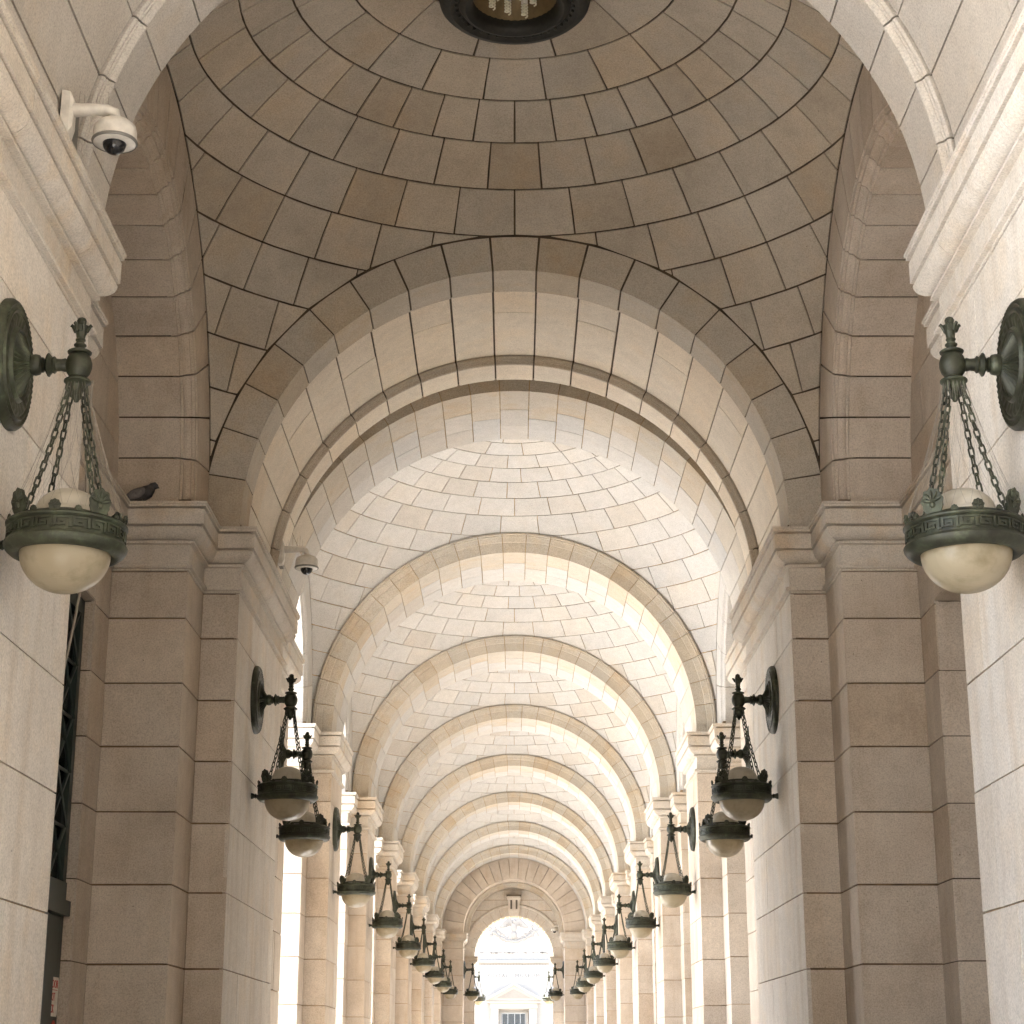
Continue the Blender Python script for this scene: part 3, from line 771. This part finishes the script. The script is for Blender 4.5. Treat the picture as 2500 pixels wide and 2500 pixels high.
def text_mesh(s, size, depth, name, align='CENTER', sx=1.0, space=1.0):
    cu = bpy.data.curves.new(name, 'FONT'); cu.body = s; cu.size = size; cu.extrude = depth; cu.align_x = align; cu.space_character = space; cu.resolution_u = 2
    o = bpy.data.objects.new(name, cu); COL.objects.link(o)
    bpy.context.view_layer.update()
    me = bpy.data.meshes.new_from_object(o.evaluated_get(bpy.context.evaluated_depsgraph_get()))
    bpy.data.objects.remove(o); bpy.data.curves.remove(cu); me.name = name
    for v in me.vertices: v.co.x *= sx
    return me
for word, u0, u1 in (('POSTAL', 1191, 1240), ('MUSEUM', 1258, 1317)):
    me = text_mesh(word, .40, .012, 'lettering', 'LEFT', 1.0, 1.35)
    xs = [v.co.x for v in me.vertices]; w_ = max(xs) - min(xs); k = (mx(u1) - mx(u0)) / w_
    for v in me.vertices:
        x, yv, zv = v.co; v.co = (mx(u0) + (x - min(xs)) * k, -.012 + zv * .5, mz(2386) + yv)
    part('lettering', me, M['letters'], t)
# pediment doorway
pd = part('pediment', (lambda mb: (prism(mb, [(mx(1186), mz(2440)), (mx(1254), mz(2403)), (mx(1322), mz(2440)), (mx(1322), mz(2446)), (mx(1186), mz(2446))], [lambda p: (p[0], -1.1, p[1]), lambda p: (p[0], -.72, p[1])]), mb.mesh('pediment'))[1])(MB()), M['museum'], t)
mb = MB(); prism(mb, [(mx(1212), mz(2438)), (mx(1254), mz(2416)), (mx(1296), mz(2438))], [lambda p: (p[0], -1.14, p[1]), lambda p: (p[0], -1.101, p[1])]); part('tympanum', mb.mesh('tympanum'), M['carving'], pd)
for s in (1, -1):
    mb = MB(); p = [(s * (mx(1254) - mx(1183)), mz(2441)), (0, mz(2401.5)), (0, mz(2406)), (s * (mx(1254) - mx(1193)), mz(2441))]
    prism(mb, p, [lambda p: (p[0], -1.35, p[1]), lambda p: (p[0], -1.12, p[1])]); part('raking_cornice', mb.mesh('raking_cornice'), M['museum'], pd)
mb = MB(); box(mb, mx(1188), mx(1320), -1.3, -.01, mz(2450), mz(2446.5)); box(mb, mx(1197), mx(1311), -1.0, -.01, mz(2463), mz(2450.5)); part('entablature', mb.mesh('entablature'), M['museum'], t)
for u0, u1 in ((1199, 1217), (1291, 1309)):
    mb = MB(); box(mb, mx(u0), mx(u1), -.9, -.01, -.2, mz(2463.5)); part('door_pilaster', mb.mesh('door_pilaster'), M['museum'], t)
wn = part('window', (lambda mb: (box(mb, mx(1219), mx(1289), -.16, -.01, -.1, mz(2470)), mb.mesh('window'))[1])(MB()), M['museum'], t)
mb = MB(); box(mb, mx(1226), mx(1282), -.18, -.162, .0, mz(2475)); part('pane', mb.mesh('pane'), M['void'], wn)
mb = MB()
for u in (1225, 1239, 1255.5, 1269, 1281): box(mb, mx(u), mx(u) + .05, -.24, -.181, 0, mz(2474))
box(mb, mx(1224), mx(1284), -.25, -.181, mz(2475.5), mz(2473.8)); part('window_frame', mb.mesh('window_frame'), M['grey'], wn)

# ================================================================== bronze wall lamps
def key_band(mb, r, z0, h, n):
    """raised meander round the band"""
    u = 2 * pi / n; e = h / 5.4
    segs = [(0, 0, 1, .0, 'h'), ]
    for i in range(n):
        a = i * u
        def bar(s0, s1, t0, t1):
            m_ = 1 + int((s1 - s0) * 2)
            prof = [(r - .002, z0 + h * t0), (r + .007, z0 + h * t0), (r + .007, z0 + h * t1), (r - .002, z0 + h * t1)]
            prism(mb, prof, [(lambda p, an=a + u * (s0 + (s1 - s0) * q / m_): (p[0] * cos(an), p[0] * sin(an), p[1])) for q in range(m_ + 1)])
        bar(.02, .90, .86, 1.0); bar(.02, .14, .14, .86); bar(.14, .62, .14, .28); bar(.50, .62, .28, .58); bar(.32, .50, .46, .58)
        bar(.78, .90, .0, .86); bar(.90, 1.02, .0, .14)
def link_mesh():
    mb = MB(); L, W = .024, .0105; pts = []
    for i in range(5): a = -pi / 2 + pi * i / 4; pts.append((W * sin(a) if False else W * cos(a + pi / 2) * 1, 0, L - W + W * cos(a)))
    for i in range(5): a = pi / 2 + pi * i / 4; pts.append((W * cos(a + pi / 2), 0, -(L - W) + W * cos(a)))
    tube(mb, pts, .0046, 5, closed=True); return mb
LINK = link_mesh()
def palmette(h, wd, th=.012):
    """rounded acanthus fan: scalloped outline, raised lobes and a boss"""
    mb = MB(); n = 22; out = []
    for i in range(n + 1):
        a = -.35 + (pi + .70) * i / n; k = 1 + .07 * cos(9 * (a - pi / 2))
        out.append((wd / 2 * cos(a) * k, h * .50 + h * .50 * sin(a) * k))
    prof = [(wd * .22, -.01)] + out + [(-wd * .22, -.01)]
    prism(mb, prof, [lambda p: (p[0], -th * .4, p[1]), lambda p: (p[0] * .92, th * .6, h * .5 + (p[1] - h * .5) * .94)])
    for i in range(5):
        a = pi * (i + .5) / 5; R = Matrix.Rotation(pi / 2 - a, 3, 'Y')
        ball(mb, (wd * .27 * cos(a), -th * .5, h * (.50 + .24 * sin(a))), wd * .17, 6, 4, (.5, .5, 1.3), R)
        ball(mb, (wd * .27 * cos(a), th * .6, h * (.50 + .24 * sin(a))), wd * .17, 6, 4, (.5, .5, 1.3), R)
    ball(mb, (0, -th * .6, h * .40), wd * .14, 8, 5, (1, .7, 1)); return mb.mesh('palmette', 40)
LM = {}
def lamp_meshes():
    BX = -.298
    mb = MB(); N = 216
    pr = [(.0, -.098), (.040, -.098), (.046, -.094), (.060, -.082), (.082, -.068), (.108, -.056), (.132, -.048), (.140, -.046)]
    flute = lambda j, a, r, h: (r, h + (.0070 if 2 <= j <= 6 else 0) * cos(30 * a) * min(1, (r - .03) / .05))
    lathe(mb, pr, N, 'x', mod=flute)
    pr2 = [(.140, -.046), (.146, -.056), (.154, -.056), (.160, -.046), (.165, -.040), (.205, -.046), (.222, -.040), (.228, -.047), (.236, -.047), (.241, -.036), (.252, -.034), (.262, -.040), (.274, -.036), (.283, -.022), (.283, 0)]
    bead = lambda j, a, r, h: (r, h - (.005 * max(0, cos(26 * a)) if j in (5,) else 0) - (.004 * max(0, cos(60 * a)) if j in (11,) else 0))
    lathe(mb, pr2, 120, 'x', mod=bead)
    LM['wall_plate'] = mb.mesh('wall_plate', 50)
    mb = MB(); lathe(mb, [(.030, -.090), (.043, -.098), (.047, -.115), (.043, -.132), (.032, -.140), (.034, -.146), (.030, -.150), (.024, -.154), (.034, -.160), (.050, -.167), (.052, -.172), (.046, -.176), (.034, -.186), (.038, -.196), (.028, -.204), (.026, -.225), (.030, -.240), (.022, -.255)], 24, 'x')
    LM['arm'] = mb.mesh('arm', 45)
    mb = MB(); lathe(mb, [(0, -.062), (.034, -.058), (.05, -.035), (.0565, -.012), (.0565, .010), (.049, .034), (.036, .049), (.050, .053), (.052, .059), (.046, .064), (.020, .066), (.018, .074)], 28, org=(BX, 0, 0)); LM['knuckle'] = mb.mesh('knuckle', 45)
    mb = MB(); lathe(mb, [(.018, .070), (.020, .082), (.027, .088), (.027, .093), (.019, .098), (.017, .108), (.022, .113), (.021, .118), (.018, .122), (.022, .145), (.029, .168), (.032, .178), (.020, .182), (.018, .190), (.021, .203), (.016, .214), (.0, .222)], 16, org=(BX, 0, 0))
    for i in range(6):
        a = 2 * pi * i / 6; tube(mb, [(BX + r_ * cos(a), r_ * sin(a), z_) for r_, z_ in ((.024, .150), (.032, .172), (.042, .182), (.047, .176))], [.007, .009, .008, .003], 5)
    LM['finial'] = mb.mesh('finial', 45)
    mb = MB(); lathe(mb, [(.03, -.054), (.044, -.062), (.050, -.066), (.058, -.072), (.058, -.079), (.050, -.084), (.036, -.090), (.030, -.1), (.026, -.120), (.022, -.135), (.026, -.142), (.020, -.150), (.012, -.158), (.010, -.166), (0, -.170)], 24, org=(BX, 0, 0))
    for i in range(4):
        a = pi / 4 + i * pi / 2; tube(mb, [(BX + .046 * cos(a), .046 * sin(a), -.082), (BX + .050 * cos(a), .050 * sin(a), -.12), (BX + .044 * cos(a), .044 * sin(a), -.128)], .008, 6)
    LM['collar'] = mb.mesh('collar', 45)
    mb = MB(); lathe(mb, [(.178, -.832), (.190, -.842), (.206, -.850), (.226, -.846), (.243, -.832), (.252, -.818), (.254, -.808), (.249, -.799), (.240, -.796), (.238, -.790), (.238, -.736), (.243, -.733), (.250, -.727), (.251, -.720), (.245, -.714), (.235, -.709), (.222, -.702), (.200, -.700), (.150, -.692), (.150, -.70), (.178, -.75)], 72, closed=True, org=(BX, 0, 0))
    LM['ring'] = mb.mesh('ring', 40)
    mb = MB(); key_band(mb, .238, -.785, .044, 20)
    for i, v in enumerate(mb.v): mb.v[i] = (v[0] + BX, v[1], v[2])
    LM['meander'] = mb.mesh('meander')
    mb = MB(); R = .186; lathe(mb, [(R * cos(pi / 2 * j / 14), -.838 - .165 * sin(pi / 2 * j / 14)) for j in range(15)], 48, org=(BX, 0, 0)); LM['bowl'] = mb.mesh('bowl', 60)
    mb = MB(); lathe(mb, [(.142, -.700), (.142, -.672), (.138, -.664)] + [(.134 * cos(pi / 2 * j / 10), -.662 + .104 * sin(pi / 2 * j / 10)) for j in range(11)], 40, org=(BX, 0, 0)); LM['globe'] = mb.mesh('globe', 60)
    mb = MB(); lathe(mb, [(.150, -.700), (.152, -.678), (.146, -.676), (.146, -.700)], 36, closed=True, org=(BX, 0, 0)); LM['globe_band'] = mb.mesh('globe_band', 40)
    mb = MB(); lathe(mb, [(.0, -.044), (.016, -.044), (.022, -.036), (.016, -.028), (.024, -.012), (.026, .0)], 12, 'x', org=(0, 0, -.80)); box(mb, -.06, -.03, -.010, .010, -.81, -.79); LM['spacer'] = mb.mesh('spacer', 45)
    LM['palmette'] = palmette(.118, .10); LM['small_palmette'] = palmette(.052, .05, .009)
    LM['link'] = LINK.mesh('link', 60)
    # chain runs
    LM['chain_xf'] = []
    for i in range(4):
        a = pi / 4 + i * pi / 2; p0 = Vector((BX + .046 * cos(a), .046 * sin(a), -.125)); p1 = Vector((BX + .200 * cos(a), .200 * sin(a), -.690))
        d = p1 - p0; L = d.length; n = 15; q = d.to_track_quat('-Z', 'Y')
        xs = []
        for j in range(n):
            f = (j + .5) / n; sag = Vector((cos(a), sin(a), 0)) * -.012 * sin(pi * f)
            xs.append(Matrix.Translation(p0 + d * f + sag) @ (q.to_matrix().to_4x4()) @ Matrix.Rotation(pi / 2 * (j % 2), 4, 'Z'))
        LM['chain_xf'].append((p0, xs))
    LM['chain_mesh'] = []
    for p0, xs in LM['chain_xf']:
        mb = MB()
        for x in xs:
            base = len(mb.v); mb.v += [tuple(x @ Vector(v)) for v in LINK.v]
            for f in LINK.f: mb.face([k + base for k in f])
        LM['chain_mesh'].append(mb.mesh('chain', 60))
    LM['shackle'] = []
    for p0, xs in LM['chain_xf']:
        mb = MB(); ball(mb, p0 + Vector((0, 0, .004)), .011, 8, 6); LM['shackle'].append(mb.mesh('chain', 60))
    LM['BX'] = BX
lamp_meshes()
def make_lamp(label, loc, rz, group, links=False, net=False):
    t = thing('wall_lamp', label, 'lamp', loc, group, rz + random.uniform(-.02, .02)); B = M['bronze']
    for k in ('wall_plate', 'arm', 'knuckle', 'finial', 'collar', 'spacer'): part(k, LM[k], B, t)
    rg = part('ring', LM['ring'], B, t); part('meander', LM['meander'], B, rg)
    for i in range(4):
        for nm, of, rr, zz in (('palmette', pi / 4, .224, -.722), ('small_palmette', 0, .236, -.722)):
            a = i * pi / 2 + of
            p = part('palmette', LM[nm], B, rg); p.matrix_local = Matrix.Translation((LM['BX'] + rr * cos(a), rr * sin(a), zz)) @ Matrix.Rotation(a + pi / 2, 4, 'Z') @ Matrix.Rotation(radians(8), 4, 'X')
    for i in range(8):
        a = pi / 8 + i * pi / 4
        p = part('palmette', LM['small_palmette'], B, rg); p.matrix_local = Matrix.Translation((LM['BX'] + .238 * cos(a), .238 * sin(a), -.722)) @ Matrix.Rotation(a + pi / 2, 4, 'Z') @ Matrix.Scale(.62, 4)
    part('bowl', LM['bowl'], M['bowl'], t); gl = part('globe', LM['globe'], M['globe'], t); part('globe_band', LM['globe_band'], B, gl)
    for i in range(4):
        if links:
            c = part('chain', LM['shackle'][i], B, t)
            for x in LM['chain_xf'][i][1]: l = part('link', LM['link'], B, c); l.matrix_local = x
        else: part('chain', LM['chain_mesh'][i], B, t)
    if net:
        mb = MB(); n = 20
        for j in range(n):
            for s in (1, -1):
                a0 = 2 * pi * j / n; pts = []
                for q in range(7):
                    f = q / 6; r = .05 + .19 * f ** 1.2; a = a0 + s * f * .75; pts.append((LM['BX'] + r * cos(a), r * sin(a), -.09 - .60 * f))
                tube(mb, pts, .00055, 3)
        part('bird_net', mb.mesh('bird_net'), M['net'], t)
    return t
LZ = EYE + 2.885
GL = 'wall lamps along the arcade'
def lamp_pair(y, x, z, lab_l, lab_r, links=False, net=False):
    make_lamp(lab_r, (x, y, z), 0, GL, links, net)
    make_lamp(lab_l, (-x, y, z), pi, GL, links, net)
lamp_pair(7.35, W_X, EYE + 2.85, 'largest bronze chain lamp on the left wall, nearest the camera', 'largest bronze chain lamp on the right wall, nearest the camera', True, True)
lamp_pair(15.15, W_X, LZ, 'bronze chain lamp on the left wall past the pigeon pier', 'bronze chain lamp on the right wall before the pale bays', True)
for k in range(NB + 1):
    lamp_pair(A1 + PITCH * k + .62, F_XI, LZ, f'bronze chain lamp on the {ORD[k]} left pier of the pale bays', f'bronze chain lamp on the {ORD[k]} right pier of the pale bays')
lamp_pair(62.6, E_R, LZ, 'small chain lamp on the left end pier beside the bright opening', 'small chain lamp on the right end pier beside the bright opening')
lamp_pair(68.0, 1.55, LZ, 'farthest chain lamp at left, seen against the white museum', 'farthest chain lamp at right, seen against the white museum')

# ================================================================== ceiling lamp in the brown dome
t = thing('ceiling_lamp', 'round dark bronze ceiling lamp with coiled bulbs at the top of the brown dome', 'lamp', (0, D_C, EYE + 7.15))
mb = MB(); lathe(mb, [(.30, .10), (.30, .03), (.32, .0), (.35, -.012), (.38, .0), (.40, .03), (.43, .02), (.46, .0), (.50, .01), (.53, .04), (.54, .08), (.52, .12), (.53, .2), (.50, .26), (.48, .40), (.46, .62)], 72); part('ring', mb.mesh('ring', 40), M['dark_bronze'], t)
mb = MB(); ball(mb, (0, 0, 0), .014, 6, 4); bead = mb.mesh('bead', 60)
for i in range(40):
    a = 2 * pi * i / 40; part('bead', bead, M['dark_bronze'], t).location = (.415 * cos(a), .415 * sin(a), .02)
mb = MB(); lathe(mb, [(.302, .08), (.28, .20), (.22, .30), (.12, .35), (0, .36)], 40); part('reflector', mb.mesh('reflector', 50), M['brass'], t)
rnd = random.Random(2)
for i, (x, y, z) in enumerate([(-.13, -.10, .02), (.10, -.14, .0), (.03, -.06, .05), (.13, -.03, .02), (-.05, .10, .03), (.07, .14, .03), (-.16, .05, .04)]):
    mb = MB(); lathe(mb, [(0, .16), (.022, .16), (.024, .10), (.018, .09), (0, .09)], 14, org=(x, y, z)); lathe(mb, [(.012, .16), (.012, .33)], 8, org=(x, y, z)); s = part('socket', mb.mesh('socket', 45), M['white'], t)
    mb = MB(); pts = [(x + .021 * cos(q * .8), y + .021 * sin(q * .8), z + .095 - q * .0031) for q in range(34)]; tube(mb, pts, .0062, 6); part('bulb', mb.mesh('bulb', 60), M['bulb'], s)

# ================================================================== security cameras
def security_camera(label, loc, flip=False, s=1.0):
    """wall at local x = 0, arm runs towards -x"""
    t = thing('security_camera', label, 'camera', loc, 'dome security cameras', flip=flip); t.scale = (-s if flip else s, s, s)
    mb = MB(); box(mb, -.07, .06, -.02, .16, -.10, .12); part('back_box', mb.mesh('back_box'), M['grey'], t)
    mb = MB(); prism(mb, [(-.05, -.115), (.05, -.115), (.05, .115), (-.05, .115)], [lambda p: (-.045, p[0] - .05, p[1]), lambda p: (-.085, p[0] * .9 - .05, p[1] * .95), lambda p: (-.10, p[0] * .6 - .05, p[1] * .6)]); part('bracket', mb.mesh('bracket'), M['white'], t)
    mb = MB(); tube(mb, [(-.09, -.05, .03), (-.20, -.05, .032), (-.26, -.05, .03), (-.295, -.05, .015), (-.305, -.05, -.03)], [.036, .030, .028, .028, .030], 14); part('arm', mb.mesh('arm', 50), M['white'], t)
    o = (-.305, -.05, -.135)
    mb = MB(); lathe(mb, [(0, .11), (.045, .108), (.075, .096), (.097, .075), (.104, .05), (.104, .012), (.108, .008), (.108, -.008), (.100, -.014), (.058, -.018)], 36, org=o); h = part('housing', mb.mesh('housing', 40), M['white'], t)
    mb = MB(); lathe(mb, [(.1095, -.002), (.111, -.008), (.1065, -.0155), (.101, -.016)], 36, org=o); part('seam', mb.mesh('seam', 40), M['grey'], h)
    mb = MB(); lathe(mb, [(.056 * cos(pi / 2 * j / 8), -.017 - .056 * sin(pi / 2 * j / 8)) for j in range(9)], 28, org=o); part('lens_dome', mb.mesh('lens_dome', 60), M['black'], t)
    mb = MB()
    for i in range(9):
        x = -.02 - i * .03; mb2 = [(x, -.03, .05), (x + random.uniform(-.02, .02), -.03 + random.uniform(-.03, .03), .05 + random.uniform(.06, .11))]; tube(mb, mb2, .0011, 3)
    part('bird_spikes', mb.mesh('bird_spikes'), M['net'], t)
security_camera('white dome security camera above the near left cornice', (-2.245, 8.07, EYE + 4.405), True)
security_camera('dome security camera above the left cornice beyond the pigeon', (-2.205, 16.30, EYE + 4.46), True)
security_camera('small dark camera beside the far opening on the right end pier', (1.66, 63.0, EYE + 4.30), False)

# ================================================================== green door with lattice transom (left of the brown dome)
t = thing('door', 'dark green door with lattice transom in the left wall recess', 'door', (-3.10, D_C, 0))
mb = MB()
for y0, y1 in ((-1.42, -1.34), (1.34, 1.42)): box(mb, -.06, .0, y0, y1, 0, 4.825)
box(mb, -.06, 0, -1.34, 1.34, 4.72, 4.825); part('door_frame', mb.mesh('door_frame'), M['green'], t)
mb = MB(); box(mb, -.05, .03, -1.34, 1.34, 2.70, 2.82); box(mb, -.05, .045, -1.42, 1.42, 2.60, 2.70); part('transom_bar', mb.mesh('transom_bar'), M['green'], t)
for s in (1, -1):
    y0, y1 = sorted((s * .006, s * 1.338))
    mb = MB(); box(mb, -.05, .0, y0, y1, .02, 2.595)
    lf = part('door_leaf', mb.mesh('door_leaf'), M['green'], t)
    for z0, z1 in ((.2, 1.1), (1.3, 2.4)):
        mb = MB(); box(mb, .001, .014, y0 + .14, y1 - .14, z0, z1); part('panel', mb.mesh('panel'), M['green'], lf)
mb = MB(); box(mb, -.055, -.045, -1.34, 1.34, 2.82, 4.72); part('transom_pane', mb.mesh('transom_pane'), M['void'], t)
def bar(p, q, r=.014):
    mb = MB(); tube(mb, [p, q], r, 6); return mb.mesh('lattice_bar', 60)
for i in range(7):
    yb = -1.34 + .383 * i
    if i: part('lattice_bar', bar((-.02, yb, 2.82), (-.02, yb, 4.72), .011), M['green'], t)
    for j in range(5):
        z0, z1 = 2.82 + .38 * j, 2.82 + .38 * (j + 1)
        part('lattice_bar', bar((-.016, yb, z0), (-.016, yb + .383, z1)), M['green'], t)
        part('lattice_bar', bar((-.006, yb, z1), (-.006, yb + .383, z0)), M['green'], t)
for j in range(1, 5): part('lattice_bar', bar((-.022, -1.34, 2.82 + .38 * j), (-.022, 1.34, 2.82 + .38 * j), .012), M['green'], t)
# notice fixed to the door; it faces +x so its text runs towards -y ... far edge on the right
mb = MB(); ys = 1.385; hw = .42
prism(mb, [(ys - hw + .015, 1.935), (ys - .015, 1.935), (ys, 1.95), (ys, 2.175), (ys - .015, 2.19), (ys - hw + .015, 2.19), (ys - hw, 2.175), (ys - hw, 1.95)], [lambda p: (.004, p[0], p[1]), lambda p: (.009, p[0], p[1])])
sg = part('notice', mb.mesh('notice'), M['sign'], t, label='white notice with red capitals')
for s, z, L in (('FIRE DOOR', 2.118, .375), ('DO NOT', 2.035, .235), ('BLOCK', 1.958, .215)):
    me = text_mesh(s, .078, .001, 'lettering', 'LEFT')
    xs = [v.co.x for v in me.vertices]; k = L / (max(xs) - min(xs)); cy = ys - hw / 2 + .0
    for v in me.vertices:
        x, yv, zv = v.co; v.co = (.0105 + zv, cy - L / 2 + (x - min(xs)) * k, z + yv)
    part('lettering', me, M['red'], sg)
mb = MB(); box(mb, .009, .0105, ys - hw + .03, ys - .03, 2.104, 2.108); part('rule', mb.mesh('rule'), M['red'], sg)
mb = MB(); lathe(mb, [(.0, .0115), (.05, .0115), (.05, .009)], 24, 'x', org=(0, 1.30, 1.86)); lathe(mb, [(.0, .0116), (.0, .0116)], 4, 'x', org=(0, 1.30, 1.86)); part('round_sticker', mb.mesh('round_sticker'), M['red'], t)

# ================================================================== cable, pigeon
mb = MB(); pts = []
for i in range(26):
    f = i / 25; z = EYE + 3.35 - 2.1 * f
    pts.append((-2.172 - .012 * sin(f * 9) - (.0 if f < .45 else .16 * (f - .45)), 8.86 + .05 * sin(f * 5.0) + .05 * f, z))
tube(mb, pts, .007, 6); me = mb.mesh('cable', 60); me.materials.append(M['cable'])
o = bpy.data.objects.new('cable', me); COL.objects.link(o); o['label'] = 'thin grey cable hanging down the left wall edge beside the green lattice'; o['category'] = 'cable'

t = thing('pigeon', 'dark pigeon resting on the left stepped pier capital, facing right', 'bird', (-2.83, 13.30, ZC)); t.scale = (.86, .86, .86)
mb = MB(); tube(mb, [(-.185, .0, .028), (-.13, 0, .034), (-.085, 0, .045), (-.035, 0, .066), (.02, 0, .090), (.062, 0, .112), (.088, 0, .140), (.102, 0, .158), (.120, 0, .162), (.136, 0, .155), (.150, 0, .148), (.160, 0, .144)],
     [.014, .022, .034, .053, .064, .060, .042, .034, .034, .024, .008, .003], 14); part('body', mb.mesh('body', 60), M['pigeon'], t)
for s in (1, -1):
    mb = MB(); ball(mb, (-.03, s * .052, .078), .085, 12, 8, (1.15, .22, .55), Matrix.Rotation(radians(-24), 3, 'Y')); part('wing', mb.mesh('wing', 60), M['pigeon_light'], t)
    mb = MB(); tube(mb, [(.02, s * .022, .045), (.022, s * .022, .004)], .005, 6)
    for a in (-.5, 0, .5): tube(mb, [(.022, s * .022, .005), (.022 + .03 * cos(a), s * .022 + .03 * sin(a), .004)], .003, 4)
    part('leg', mb.mesh('leg', 60), M['pigeon_light'], t)
